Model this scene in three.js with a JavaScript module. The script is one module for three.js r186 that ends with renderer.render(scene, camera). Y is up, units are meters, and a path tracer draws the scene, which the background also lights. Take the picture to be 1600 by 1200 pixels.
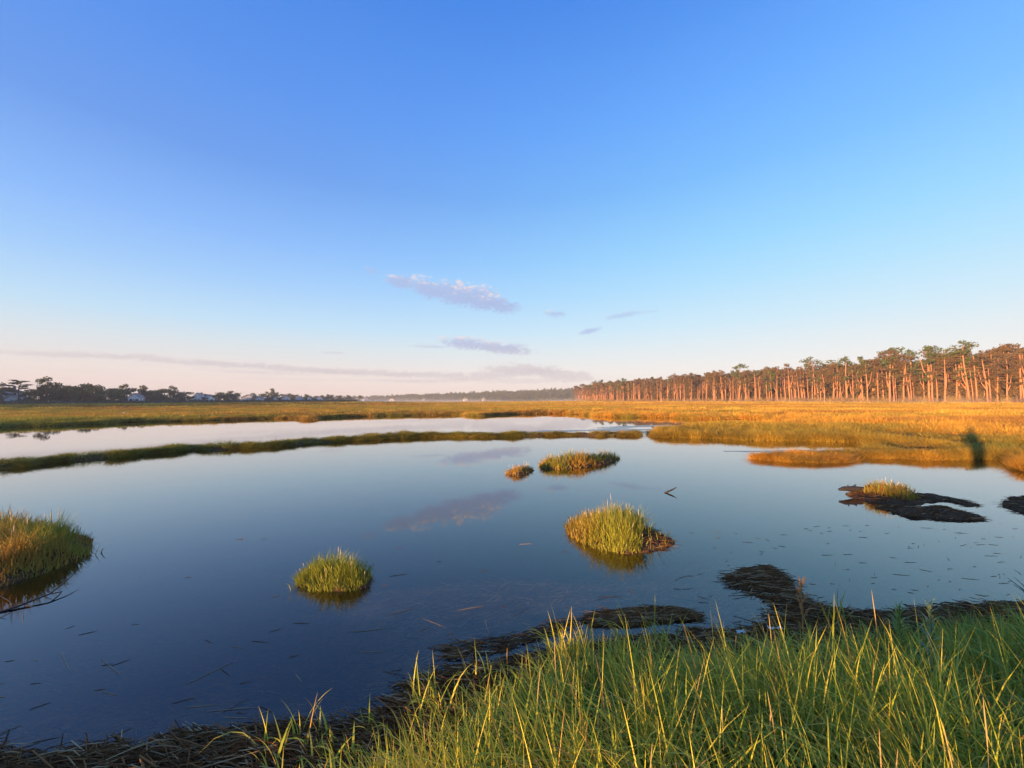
import * as THREE from 'three';
import { mergeGeometries, toCreasedNormals } from 'three/addons/utils/BufferGeometryUtils.js';
import { MarchingCubes } from 'three/addons/objects/MarchingCubes.js';

// ---------------------------------------------------------------- camera, sky, sun, exposure
const scene = new THREE.Scene();
const camera = new THREE.PerspectiveCamera(90, 4 / 3, 0.05, 6000);
camera.position.set(0, 1.7, 0);
camera.rotation.order = 'YXZ';
camera.rotation.set(THREE.MathUtils.degToRad(2.43), 0, THREE.MathUtils.degToRad(-0.39));

const renderer = new THREE.WebGLRenderer({ antialias: true });
renderer.toneMapping = THREE.LinearToneMapping;
renderer.toneMappingExposure = 3.0;
renderer.shadowMap.enabled = true;
renderer.setSize(1024, 768);

const SUN_AZ = -130.8, SUN_EL = 3.45;                        // degrees; azimuth clockwise from -z
const rad = THREE.MathUtils.degToRad;
const sunDir = new THREE.Vector3(Math.sin(rad(SUN_AZ)) * Math.cos(rad(SUN_EL)), Math.sin(rad(SUN_EL)), -Math.cos(rad(SUN_AZ)) * Math.cos(rad(SUN_EL)));
const sun = new THREE.DirectionalLight(new THREE.Color().setRGB(1, 0.56, 0.22), 5);
sun.name = 'sun';
sun.position.copy(sunDir).multiplyScalar(400);
sun.castShadow = true;
sun.shadow.radius = 1;
sun.shadow.mapSize.set(4096, 4096);
Object.assign(sun.shadow.camera, { left: -220, right: 220, top: 120, bottom: -120, near: 1, far: 900 });
scene.add(sun, sun.target);

const { smoothstep, lerp, clamp } = THREE.MathUtils;
function mulberry(seed) { let s = seed | 0; return () => { s = (s + 0x6d2b79f5) | 0; let t = Math.imul(s ^ (s >>> 15), 1 | s); t = (t + Math.imul(t ^ (t >>> 7), 61 | t)) ^ t; return ((t ^ (t >>> 14)) >>> 0) / 4294967296; }; }
const hash2 = (x, y) => { let h = Math.imul(x | 0, 374761393) + Math.imul(y | 0, 668265263); h = Math.imul(h ^ (h >>> 13), 1274126177); return ((h ^ (h >>> 16)) >>> 0) / 4294967296; };
function noise(x, y) {
  const ix = Math.floor(x), iy = Math.floor(y), fx = x - ix, fy = y - iy, u = fx * fx * (3 - 2 * fx), v = fy * fy * (3 - 2 * fy);
  return lerp(lerp(hash2(ix, iy), hash2(ix + 1, iy), u), lerp(hash2(ix, iy + 1), hash2(ix + 1, iy + 1), u), v);
}
function fbm(x, y, n = 4) { let s = 0, a = 0.5, t = 0; for (let i = 0; i < n; i++) { s += a * noise(x, y); t += a; x = x * 2.03 + 17.1; y = y * 2.03 + 5.7; a *= 0.5; } return s / t; }
const lin = (c) => { c /= 255; return c <= 0.04045 ? c / 12.92 : ((c + 0.055) / 1.055) ** 2.4; };

function computeSky() {
  const W = 3072, H = 1536, data = new Float32Array(W * H * 4);
  // air colour by elevation: seen square to the sun, and seen away from it
  const stops = [
    [-2, [222, 203, 200], [234, 226, 220]], [0, [230, 210, 207], [240, 232, 226]], [2.2, [236, 219, 215], [244, 239, 234]], [4, [234, 225, 222], [243, 243, 241]],
    [7, [216, 228, 235], [226, 240, 246]], [10, [190, 224, 248], [206, 236, 252]], [15, [160, 205, 252], [178, 227, 255]], [20, [136, 186, 251], [153, 216, 255]],
    [28, [106, 158, 236], [122, 192, 255]], [36, [88, 148, 236], [102, 172, 255]], [47, [68, 134, 228], [70, 140, 236]], [60, [50, 112, 208], [50, 112, 208]], [90, [38, 92, 184], [38, 92, 184]],
  ].map(([e, a, b]) => [e, a.map(lin), b.map(lin)]);
  // clouds: azimuth, elevation, half width, half height, tilt (degrees), strength
  const clouds = [
    [-20.3, 17.9, 0.9, 0.5, -10, 0.55], [-16.2, 16.8, 2.4, 1.0, -6, 0.95], [-12.2, 16.1, 3.0, 1.5, -12, 1.0], [-8.6, 15.6, 3.8, 1.9, -12, 1.0], [-5.0, 15.0, 4.2, 1.9, -12, 1.0], [-2.0, 14.2, 3.4, 1.3, -12, 1.0],
    [6.6, 12.7, 1.9, 0.55, -4, 0.8], [11.6, 10.1, 1.9, 0.5, 10, 0.8], [16.2, 12.0, 3.0, 0.42, 6, 0.6], [19.5, 12.2, 2.0, 0.2, 4, 0.35],
    [-6.5, 8.4, 4.6, 0.95, -6, 1.0], [-1.6, 7.8, 5.2, 0.95, -7, 1.0], [-12.4, 7.9, 3.0, 0.22, -1, 0.6], [-25.1, 6.6, 1.8, 0.16, 0, 0.6],
    [-48, 4.8, 7, 0.34, 2, 0.8], [-38, 4.6, 9, 0.42, -1, 0.9], [-29, 4.2, 9, 0.45, -3, 0.9], [-21, 4.0, 9, 0.5, -2, 0.9], [-13, 3.8, 8, 0.5, 0, 0.9], [-33, 3.7, 7, 0.25, -1, 0.6], [-16, 2.9, 7, 0.25, -1, 0.6],
    [1.5, 4.6, 6.4, 1.05, -2, 0.9], [6.5, 3.8, 7, 1.0, -8, 0.9], [-3, 3.8, 8, 0.8, 3, 0.85], [-9, 3.0, 9, 0.35, 1, 0.6], [2, 2.9, 9, 0.5, 0, 0.55], [-30, 2.9, 9, 0.25, 0, 0.3],
    [-150, 6, 14, 0.7, 1, 0.7], [-95, 5, 10, 0.4, -2, 0.7], [120, 7, 9, 0.6, 3, 0.7], [165, 10, 6, 0.7, -6, 0.8], [-175, 15, 4, 0.8, 8, 0.8], [80, 6, 8, 0.3, 2, 0.6],
  ];
  const body = [170, 190, 230].map(lin), low = [206, 200, 207].map(lin), rim = [244, 230, 228].map(lin), col = [0, 0, 0];
  for (let row = 0; row < H; row++) {
    const el = ((row + 0.5) / H - 0.5) * 180;
    let k = 0;
    while (k < stops.length - 2 && el > stops[k + 1][0]) k++;
    const f = clamp((el - stops[k][0]) / (stops[k + 1][0] - stops[k][0]), 0, 1), A = stops[k], B = stops[k + 1];
    const near = el > -3 && el < 22 ? clouds.filter((c) => Math.abs(el - c[1]) < c[3] * 3 + c[2] * 0.35) : [];
    for (let x = 0; x < W; x++) {
      const az0 = ((x + 0.5) / W - 0.5) * 360;                       // from +x towards +z
      let az = az0 + 90; if (az > 180) az -= 360;                    // clockwise from -z
      const fromSun = Math.abs((((az - SUN_AZ) % 360) + 540) % 360 - 180);
      const side = clamp(0.5 + 0.5 * -Math.cos(rad((fromSun - 80) * 1.8)), 0, 1);
      for (let c = 0; c < 3; c++) col[c] = lerp(lerp(A[1][c], B[1][c], f), lerp(A[2][c], B[2][c], f), side);
      for (const c of near) {
        let da = az - c[0]; if (da > 180) da -= 360; if (da < -180) da += 360;
        if (Math.abs(da) > c[2] * 1.6) continue;
        const t = rad(c[4]), de = el - c[1], ca = Math.cos(rad(el));
        const wx = da * ca, px = wx * Math.cos(t) + de * Math.sin(t), py = -wx * Math.sin(t) + de * Math.cos(t);
        const n = fbm(az * 0.9 + 40, el * 3.2, 5) - 0.5, n2 = fbm(az * 3 + 11, el * 7, 4) - 0.5;
        const q = (px / c[2]) ** 2 + (py / c[3] - n * 0.9) ** 2;
        const a = smoothstep(1.05 - q + n2 * 1.5 + n * 0.9, 0.0, 0.85) * c[5];
        if (a <= 0) continue;
        const lit = clamp(smoothstep(-px / c[2] * 0.5 + py / c[3] * 0.75 + n2 * 1.2 + n * 0.9, 0.3, 1.2), 0, 1) * (el > 6 ? 0.9 : 0.4), lowness = 1 - smoothstep(el, 5, 10);
        for (let i = 0; i < 3; i++) col[i] = lerp(col[i], lerp(lerp(body[i], low[i], lowness), rim[i], lit), a * (el > 6 ? 0.92 : 0.8));
      }
      const o = (row * W + x) * 4;
      data[o] = col[0] * 0.34; data[o + 1] = col[1] * 0.34; data[o + 2] = col[2] * 0.34;  // the exposure of 3 brings it back up data[o + 3] = 1;
    }
  }
  const t = new THREE.DataTexture(data, W, H, THREE.RGBAFormat, THREE.FloatType);
  t.mapping = THREE.EquirectangularReflectionMapping;
  t.colorSpace = THREE.LinearSRGBColorSpace;
  t.magFilter = t.minFilter = THREE.LinearFilter;
  t.needsUpdate = true;
  return t;
}
scene.background = computeSky();
scene.environment = scene.background;
scene.fog = new THREE.FogExp2(new THREE.Color().setRGB(0.82, 0.9, 1.0), 0.00048);

// ---------------------------------------------------------------- plan of the place, in metres (x to the right, z towards the viewer)
const PLAN = {
  nearPond: [[-13.35, -10.08], [-13.11, -10.56], [-12.99, -11.21], [-12.57, -11.67], [-12.10, -12.17], [-11.74, -12.88], [-11.34, -13.67], [-10.30, -13.79], [-9.36, -14.11], [-8.63, -14.85], [-7.81, -15.67], [-6.61, -16.58], [-5.47, -17.32], [-4.34, -17.98], [-3.92, -18.11], [-2.41, -18.00], [-1.19, -17.76], [0.58, -18.10], [2.11, -18.32], [3.84, -17.87], [5.57, -17.74], [6.25, -18.51], [6.43, -18.33], [6.27, -17.39], [7.05, -17.04], [8.27, -16.67], [8.86, -16.22], [9.46, -15.67], [10.75, -15.46], [11.77, -15.40], [12.51, -15.11], [13.26, -14.84], [13.02, -14.00], [12.35, -13.10], [11.32, -12.18], [10.49, -11.65], [9.92, -11.54], [9.50, -11.50], [8.80, -11.33], [8.12, -11.18], [7.32, -11.09], [6.86, -11.05], [6.86, -10.93], [7.09, -10.74], [7.51, -10.34], [7.92, -10.22], [8.46, -10.25], [9.00, -10.38], [9.57, -10.81], [9.98, -11.09], [10.17, -10.96], [10.78, -10.87], [11.28, -10.67], [11.89, -10.59], [12.62, -10.61], [13.43, -10.69], [13.06, -10.10], [11.93, -9.04], [11.68, -8.43], [11.77, -7.77], [11.23, -6.82], [7.96, -4.91], [6.01, -3.84], [5.00, -3.42], [4.49, -3.29], [4.27, -3.29], [4.07, -3.30], [3.71, -3.26], [3.34, -3.22], [2.99, -3.18], [2.73, -3.18], [2.61, -3.22], [2.53, -3.29], [2.50, -3.39], [2.50, -3.50], [2.57, -3.69], [2.62, -3.89], [2.58, -3.98], [2.43, -3.93], [2.28, -3.90], [2.10, -3.82], [1.97, -3.71], [1.94, -3.60], [2.01, -3.49], [2.11, -3.38], [2.13, -3.29], [2.02, -3.17], [1.87, -3.07], [1.69, -3.00], [1.44, -2.97], [1.24, -2.96], [0.98, -2.92], [0.73, -2.84], [0.44, -2.77], [0.21, -2.72], [0.03, -2.64], [-0.18, -2.60], [-0.43, -2.58], [-0.60, -2.51], [-0.72, -2.42], [-0.76, -2.33], [-0.84, -2.23], [-0.96, -2.18], [-1.09, -2.16], [-1.26, -2.16], [-1.38, -2.12], [-1.54, -2.11], [-1.70, -2.10], [-1.81, -2.03], [-1.90, -1.99], [-2.07, -2.00], [-2.21, -2.02], [-2.32, -1.99], [-2.42, -2.00], [-2.64, -2.05], [-3.03, -2.04], [-3.57, -2.09], [-4.66, -2.36], [-6.35, -2.87], [-9.27, -3.93], [-12.89, -5.60], [-14.99, -7.57], [-14.72, -8.90]],
  farPond: [[-36.72, -27.62], [-35.58, -28.17], [-34.40, -28.75], [-34.21, -29.83], [-33.42, -30.93], [-33.55, -33.63], [-31.43, -34.37], [-29.23, -35.15], [-27.39, -36.60], [-25.41, -38.18], [-22.79, -39.14], [-21.12, -38.23], [-19.02, -35.50], [-18.13, -35.38], [-19.80, -39.40], [-18.25, -42.18], [-15.16, -43.36], [-11.89, -44.60], [-7.54, -45.17], [-5.84, -44.88], [-4.76, -42.51], [-3.47, -41.45], [-2.65, -43.94], [-0.02, -46.44], [3.17, -48.03], [6.28, -47.42], [7.66, -44.02], [8.51, -39.49], [9.83, -37.06], [11.96, -36.05], [14.53, -35.02], [15.64, -32.50], [17.86, -31.66], [19.74, -30.89], [20.33, -28.49], [18.45, -25.28], [16.27, -23.64], [14.67, -22.68], [13.91, -23.30], [11.89, -22.42], [10.02, -21.61], [8.45, -20.41], [6.92, -19.35], [6.42, -19.20], [5.83, -19.07], [4.35, -18.83], [2.52, -19.14], [0.61, -18.93], [-1.26, -18.73], [-2.70, -19.01], [-4.26, -18.95], [-4.74, -18.99], [-6.13, -18.43], [-7.31, -17.59], [-8.25, -16.56], [-9.16, -15.76], [-9.98, -15.03], [-10.88, -14.57], [-11.98, -14.44], [-12.45, -13.64], [-12.78, -12.85], [-13.24, -12.29], [-13.74, -11.85], [-13.90, -11.19], [-14.18, -10.71], [-15.81, -9.56], [-19.19, -9.51], [-27.90, -12.76], [-36.93, -18.24], [-39.84, -23.99]],
  gap: [[6.48, -19.77], [7.05, -19.72], [6.05, -17.10], [5.69, -17.13]],
  poolA: [[19.19, -21.59], [20.06, -21.99], [21.05, -21.88], [21.14, -21.35], [20.19, -20.64], [19.17, -20.64], [18.76, -20.87]],
  ditchA: [[17.09, -17.48], [16.34, -15.41], [16.03, -14.55], [15.96, -13.77], [15.69, -12.99], [15.65, -12.45], [15.90, -12.02], [16.49, -11.59]],
  ditchB: [[18.11, -16.12], [18.34, -15.82], [19.14, -16.05]],
  ditchC: [[12.53, -12.63], [12.53, -12.12], [13.17, -12.25]],
  tuft: [[-2.05, -3.74], [-1.96, -3.63], [-1.81, -3.55], [-1.64, -3.51], [-1.48, -3.53], [-1.36, -3.60], [-1.36, -3.72], [-1.45, -3.83], [-1.67, -3.90], [-1.93, -3.91], [-2.03, -3.84]],
  isleMain: [[0.69, -5.18], [0.71, -4.91], [0.79, -4.69], [0.94, -4.47], [1.13, -4.35], [1.29, -4.30], [1.52, -4.37], [1.77, -4.44], [1.92, -4.57], [1.93, -4.71], [1.87, -4.89], [1.76, -5.13], [1.57, -5.35], [1.24, -5.44], [0.92, -5.39]],
  isleMid: [[0.67, -10.11], [0.72, -9.64], [1.08, -9.45], [1.49, -9.56], [1.94, -9.86], [2.42, -10.14], [2.80, -10.65], [3.10, -11.16], [2.86, -11.23], [2.35, -11.01], [1.77, -10.80], [1.21, -10.61], [0.85, -10.41]],
  isleSmall: [[-0.18, -9.00], [-0.06, -8.69], [0.13, -8.65], [0.31, -8.87], [0.50, -9.38], [0.40, -9.60], [0.17, -9.48], [-0.04, -9.23]],
  isleLeft: [[-7.59, -4.21], [-5.83, -3.56], [-5.00, -3.44], [-4.75, -3.63], [-4.73, -3.80], [-4.68, -3.96], [-4.72, -4.18], [-4.77, -4.37], [-4.98, -4.61], [-5.33, -4.89], [-5.80, -5.04], [-6.29, -5.10], [-6.72, -5.10], [-7.73, -5.22], [-8.54, -5.09]],
  mudBar: [[5.90, -6.88], [5.82, -6.62], [5.80, -6.37], [6.00, -6.25], [6.31, -6.20], [6.48, -6.20], [6.76, -6.38], [7.17, -6.41], [7.12, -6.11], [7.32, -6.06], [7.39, -6.25], [7.36, -6.49], [7.18, -6.66], [6.95, -6.76], [6.90, -6.99], [6.61, -7.05], [6.28, -7.01]],
  mudBarFront: [[5.63, -6.11], [5.66, -5.89], [5.67, -5.67], [5.78, -5.51], [6.07, -5.45], [6.32, -5.35], [6.59, -5.38], [6.60, -5.55], [6.59, -5.74], [6.58, -5.94], [6.48, -6.05], [6.11, -5.95], [5.92, -6.06]],
  mudRight: [[7.58, -6.06], [7.49, -5.85], [7.52, -5.65], [7.84, -5.55], [8.52, -5.89], [9.02, -6.53], [8.71, -6.62], [8.29, -6.51]],
  wrackRaft: [[0.58, -3.07], [0.62, -2.98], [0.76, -2.96], [0.96, -2.99], [1.17, -3.04], [1.30, -3.04], [1.46, -3.06], [1.39, -3.13], [1.26, -3.19], [1.08, -3.20], [0.93, -3.14], [0.76, -3.14]],
  wrackRaft2: [[-0.46, -2.73], [-0.19, -2.78], [0.08, -2.87], [0.30, -2.99], [0.51, -3.05], [0.42, -2.95], [0.17, -2.83], [-0.01, -2.72], [-0.27, -2.64], [-0.48, -2.60]],
  algaeA: [[-0.71, -20.76], [1.88, -22.84], [5.20, -24.16], [8.30, -25.06], [10.96, -25.42], [14.05, -26.47], [17.40, -27.60], [19.43, -27.36], [16.09, -24.25], [12.52, -22.89], [8.96, -20.80], [6.10, -19.41], [3.24, -19.64]],
  algaeB: [[5.66, -12.03], [6.57, -12.43], [7.86, -12.52], [9.17, -12.61], [10.83, -12.84], [9.02, -11.86], [7.34, -11.40], [6.31, -11.58]],
  frontGrass: [[-1.09, -1.61], [-1.02, -1.80], [-0.74, -1.88], [-0.53, -2.01], [-0.36, -2.14], [-0.16, -2.25], [0.10, -2.39], [0.31, -2.45], [0.63, -2.48], [0.95, -2.48], [1.30, -2.45], [1.65, -2.43], [2.00, -2.48], [2.46, -2.54], [2.96, -2.62], [3.54, -2.73], [4.40, -2.72]],
  branch: [[-4.09, -2.92], [-4.05, -3.10], [-4.05, -3.22], [-4.03, -3.33], [-4.02, -3.44]],
};

// ---------------------------------------------------------------- small helpers
function sdPoly(poly, x, z) {                                 // negative inside
  if (!poly.box) { const xs = poly.map((p) => p[0]), zs = poly.map((p) => p[1]); poly.box = [Math.min(...xs), Math.min(...zs), Math.max(...xs), Math.max(...zs)]; }
  const b = poly.box, ox = Math.max(b[0] - x, 0, x - b[2]), oz = Math.max(b[1] - z, 0, z - b[3]), out = Math.hypot(ox, oz);
  if (out > 6) return out;
  let d = Infinity, inside = false;
  for (let i = 0, j = poly.length - 1; i < poly.length; j = i++) {
    const ax = poly[j][0], az = poly[j][1], ex = poly[i][0] - ax, ez = poly[i][1] - az, wx = x - ax, wz = z - az;
    const t = clamp((wx * ex + wz * ez) / (ex * ex + ez * ez), 0, 1), dx = wx - ex * t, dz = wz - ez * t;
    d = Math.min(d, dx * dx + dz * dz);
    if ((az > z) !== (poly[i][1] > z) && x < (ex * (z - az)) / ez + ax) inside = !inside;
  }
  return inside ? -Math.sqrt(d) : Math.sqrt(d);
}
function sdLine(line, x, z) {
  let d = Infinity;
  for (let i = 1; i < line.length; i++) {
    const ax = line[i - 1][0], az = line[i - 1][1], ex = line[i][0] - ax, ez = line[i][1] - az, t = clamp(((x - ax) * ex + (z - az) * ez) / (ex * ex + ez * ez), 0, 1);
    d = Math.min(d, Math.hypot(x - ax - ex * t, z - az - ez * t));
  }
  return d;
}
const centroid = (poly) => [poly.reduce((s, p) => s + p[0], 0) / poly.length, poly.reduce((s, p) => s + p[1], 0) / poly.length];
const used = new Map();
function numbered(name) { const n = used.get(name) ?? 0; used.set(name, n + 1); return n ? `${name}_${String(n).padStart(3, '0')}` : name; }
function shade(o) { o.traverse((c) => { if (c.isMesh) { c.castShadow = true; c.receiveShadow = true; } }); return o; }
function put(o, name, data) { o.name = numbered(name); Object.assign(o.userData, data); scene.add(shade(o)); return o; }
function part(geo, mat, name, parent, data) { const m = new THREE.Mesh(geo, mat); m.name = name; if (data) Object.assign(m.userData, data); parent.add(m); return m; }
function geometry(pos, idx, extra = {}) {
  const g = new THREE.BufferGeometry();
  g.setAttribute('position', new THREE.Float32BufferAttribute(pos, 3));
  if (extra.color) g.setAttribute('color', new THREE.Float32BufferAttribute(extra.color, 3));
  if (extra.uv) g.setAttribute('uv', new THREE.Float32BufferAttribute(extra.uv, 2));
  g.setIndex(idx);
  g.computeVertexNormals();
  return g;
}
// a tapered, bent tube through points [x, y, z, radius]
function limb(pts, sides = 6, caps = true) {
  const pos = [], idx = [], uv = [], up = new THREE.Vector3(), a = new THREE.Vector3(), b = new THREE.Vector3(), d = new THREE.Vector3();
  for (let i = 0; i < pts.length; i++) {
    const p = pts[i], q = pts[Math.min(i + 1, pts.length - 1)], o = pts[Math.max(i - 1, 0)];
    d.set(q[0] - o[0], q[1] - o[1], q[2] - o[2]).normalize();
    up.set(Math.abs(d.y) > 0.8 ? 1 : 0, Math.abs(d.y) > 0.8 ? 0 : 1, 0);
    a.crossVectors(d, up).normalize(); b.crossVectors(d, a).normalize();
    for (let k = 0; k < sides; k++) { const t = (k / sides) * 2 * Math.PI, c = Math.cos(t) * p[3], s = Math.sin(t) * p[3]; pos.push(p[0] + a.x * c + b.x * s, p[1] + a.y * c + b.y * s, p[2] + a.z * c + b.z * s); uv.push(k / sides, i); }
  }
  for (let i = 0; i + 1 < pts.length; i++) for (let k = 0; k < sides; k++) { const k1 = (k + 1) % sides, A = i * sides + k, B = i * sides + k1, C = A + sides, D = B + sides; idx.push(A, C, B, B, C, D); }
  if (caps) { const n = (pts.length - 1) * sides; for (let k = 1; k + 1 < sides; k++) idx.push(0, k, k + 1, n, n + k + 1, n + k); }
  return geometry(pos, idx, { uv });
}
const merged = (list) => mergeGeometries(list.map((g) => (g.index ? g.toNonIndexed() : g)).map((g) => { for (const k of Object.keys(g.attributes)) if (!['position', 'normal', 'uv', 'color'].includes(k)) g.deleteAttribute(k); return g; }), false);
const paint = (g, c) => { const n = g.attributes.position.count, a = new Float32Array(n * 3); for (let i = 0; i < n; i++) a.set(c, i * 3); g.setAttribute('color', new THREE.BufferAttribute(a, 3)); return g; };
const C = (r, g, b) => new THREE.Color().setRGB(r, g, b);
function grainTexture(size, fn, srgb = false) {
  const d = new Uint8Array(size * size * 4);
  for (let y = 0; y < size; y++) for (let x = 0; x < size; x++) { const v = fn(x / size, y / size), o = (y * size + x) * 4; for (let c = 0; c < 3; c++) d[o + c] = clamp(Array.isArray(v) ? v[c] : v, 0, 1) * 255; d[o + 3] = 255; }
  const t = new THREE.DataTexture(d, size, size);
  t.wrapS = t.wrapT = THREE.RepeatWrapping; t.magFilter = THREE.LinearFilter; t.minFilter = THREE.LinearMipmapLinearFilter; t.generateMipmaps = true;
  if (srgb) t.colorSpace = THREE.SRGBColorSpace;
  t.needsUpdate = true;
  return t;
}
// noise that tiles over the unit square
function tileNoise(u, v, f, n = 4) {
  let s = 0, a = 0.5, t = 0;
  for (let i = 0; i < n; i++, f *= 2, a *= 0.5) {
    const x = u * f, y = v * f, ix = Math.floor(x), iy = Math.floor(y), fx = x - ix, fy = y - iy, p = fx * fx * (3 - 2 * fx), q = fy * fy * (3 - 2 * fy), h = (i2, j2) => hash2(((i2 % f) + f) % f + f * 7, ((j2 % f) + f) % f + i * 131);
    s += a * lerp(lerp(h(ix, iy), h(ix + 1, iy), p), lerp(h(ix, iy + 1), h(ix + 1, iy + 1), p), q); t += a;
  }
  return s / t;
}

// ---------------------------------------------------------------- the lie of the land
const ponds = [PLAN.nearPond, PLAN.farPond, PLAN.gap, PLAN.poolA];
const ditches = [PLAN.ditchA, PLAN.ditchB, PLAN.ditchC];
const SX = 0.757, SZ = -0.653;                               // the way shadows fall
function landward(x, z) {                                     // metres from the nearest water's edge, negative in the water
  let d = Infinity;
  for (const p of ponds) d = Math.min(d, sdPoly(p, x, z));
  if (x > 10 && x < 24 && z < -8 && z > -24) for (const l of ditches) d = Math.min(d, sdLine(l, x, z) - 0.22);
  if (d < 4 && d > -4) { const r = Math.hypot(x, z), near = smoothstep(r, 3, 9); d -= 0.075 * (1 - near); d += (fbm(x * 1.7 + 9, z * 1.7, 3) - 0.5) * lerp(0.16, 0.34, near) + (noise(x * 9, z * 9) - 0.5) * lerp(0.05, 0.08, near); }
  return d;
}
function nearShore(x, z) { return (1 - smoothstep(Math.hypot(x * 0.62, z), 3.6, 5.4)) * (z > -5 ? 1 : 0); }
function heightAt(x, z, d = landward(x, z)) {
  const r = Math.hypot(x, z), k = nearShore(x, z);
  const rough = (fbm(x * 2.3, z * 2.3, 3) - 0.5);
  let gentle, scarp;
  if (d >= 0) {
    gentle = 0.012 + 0.13 * Math.min(d, 2.2) + rough * 0.09 * smoothstep(d, 0, 0.5);
    scarp = lerp(-0.01, 0.085, smoothstep(d, -0.02, 0.2)) + rough * 0.05;
  } else {
    const shelf = Math.exp(-(((x + 0.1) / 1.15) ** 2 + ((z + 3.35) / 0.75) ** 2)) + 0.7 * Math.exp(-(((x + 1.15) / 0.7) ** 2 + ((z + 3.35) / 0.3) ** 2)) + Math.exp(-(((x - 1.3) / 0.8) ** 2 + ((z + 3.3) / 0.5) ** 2));
    gentle = lerp(Math.max(-0.5, -0.012 + d * 0.42), -0.03 + d * 0.03, clamp(shelf * 1.2, 0, 1)) + rough * 0.05 * smoothstep(-d, 0.1, 0.5);
    scarp = Math.max(-0.5, -0.02 + d * 0.5) + rough * 0.05;
  }
  let h = lerp(scarp, gentle, k);
  const s = x * SX + z * SZ, u = x * 0.653 + z * 0.757;
  // unseen low ridge behind the viewer, added and shaped to set the shade line
  const ridge = smoothstep(-s, 16, 34) * smoothstep(u, -75, -50) * (1 - smoothstep(u, 45, 75));
  h += ridge * (1.34 + 0.5 * (fbm(u * 0.22 + 3, s * 0.2, 3) - 0.5));
  const az = Math.atan2(x, -z) * 57.3;
  h += 0.85 * smoothstep(r, 85, 135) * (1 - smoothstep(az, -25, -5)) + 0.25 * smoothstep(r, 70, 160) + (r > 150 ? 0.6 * smoothstep(r, 150, 500) : 0);
  return h;
}
const UP = new THREE.Vector3(0, 1, 0);

const grain = grainTexture(512, (u, v) => 0.55 + 0.5 * (tileNoise(u, v, 16, 5) - 0.5) + 0.55 * (tileNoise(u, v, 96, 2) - 0.5) + 0.25);
const grainBump = grainTexture(512, (u, v) => tileNoise(u, v, 24, 5));
grain.repeat.set(0.8, 0.8); grainBump.repeat.set(0.8, 0.8);

{
  const angles = [], radii = [];
  for (let a = -62; a < 62; a += 0.25) angles.push(a);
  for (let a = 62; a < 298; a += 4) angles.push(a);
  let r = 0.35;
  while (r < 4500) { radii.push(r); r *= r < 5 ? 1.011 : r < 60 ? 1.012 : r < 160 ? 1.022 : 1.06; }
  const pos = [0, heightAt(0, 0), 0], color = [0.1, 0.075, 0.045], uv = [0, 0], idx = [], n = angles.length;
  for (const q of radii) for (const a of angles) {
    const x = q * Math.sin(rad(a)), z = -q * Math.cos(rad(a)), d = landward(x, z);
    pos.push(x, heightAt(x, z, d), z); uv.push(x, z);
    const m = fbm(x * 0.9 + 5, z * 0.9, 4), dry = fbm(x * 0.05 + 31, z * 0.12 + 7, 4), mud = [0.07 + 0.04 * m, 0.042 + 0.024 * m, 0.022 + 0.012 * m];
    const turf = [lerp(0.16, 0.34, dry), lerp(0.135, 0.215, dry), lerp(0.045, 0.055, dry)];
    const t = smoothstep(d, 0.25, 1.1) * (1 - nearShore(x, z) * 0.8);
    const bed = [0.36, 0.23, 0.13], s = d < 0 ? smoothstep(fbm(x * 1.4 + 60, z * 1.9, 4), 0.36, 0.6) * smoothstep(-d, 0.05, 0.3) : 0;
    for (let c = 0; c < 3; c++) color.push(lerp(lerp(mud[c] * 1.4, bed[c], s), turf[c], t));
  }
  for (let k = 0; k < n; k++) idx.push(0, 1 + ((k + 1) % n), 1 + k);
  for (let i = 0; i + 1 < radii.length; i++) for (let k = 0; k < n; k++) { const A = 1 + i * n + k, B = 1 + i * n + ((k + 1) % n); idx.push(A, B, A + n, B, B + n, A + n); }
  const g = geometry(pos, idx, { color, uv });
  put(new THREE.Mesh(g, new THREE.MeshPhysicalMaterial({ name: 'marsh_soil', vertexColors: true, map: grain, bumpMap: grainBump, bumpScale: 0.02, roughness: 1, specularIntensity: 0.15, side: THREE.DoubleSide })), 'ground', { kind: 'structure', label: 'dark mud banks and golden salt marsh plain' });
}

// ---------------------------------------------------------------- water
{
  const g = new THREE.PlaneGeometry(90, 62, 1, 1).rotateX(-Math.PI / 2);
  g.translate(-6, 0, -23);
  const p = g.attributes.position, uv = g.attributes.uv;
  for (let i = 0; i < p.count; i++) uv.setXY(i, p.getX(i) / 6, p.getZ(i) / 6);
  const ripple = grainTexture(512, (u, v) => 0.7 * tileNoise(u, v, 5, 3) + 0.3 * tileNoise(u, v, 20, 3));
  const m = new THREE.MeshPhysicalMaterial({ name: 'pond_water', color: 0xffffff, roughness: 0.02, transmission: 1, ior: 1.333, thickness: 1, attenuationColor: C(0.16, 0.085, 0.03), attenuationDistance: 0.55, clearcoat: 0.6, clearcoatRoughness: 0.02, bumpMap: ripple, bumpScale: 0.0015 });
  put(new THREE.Mesh(g, m), 'water', { kind: 'structure', label: 'still marsh ponds mirroring the morning sky' });
}

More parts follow.
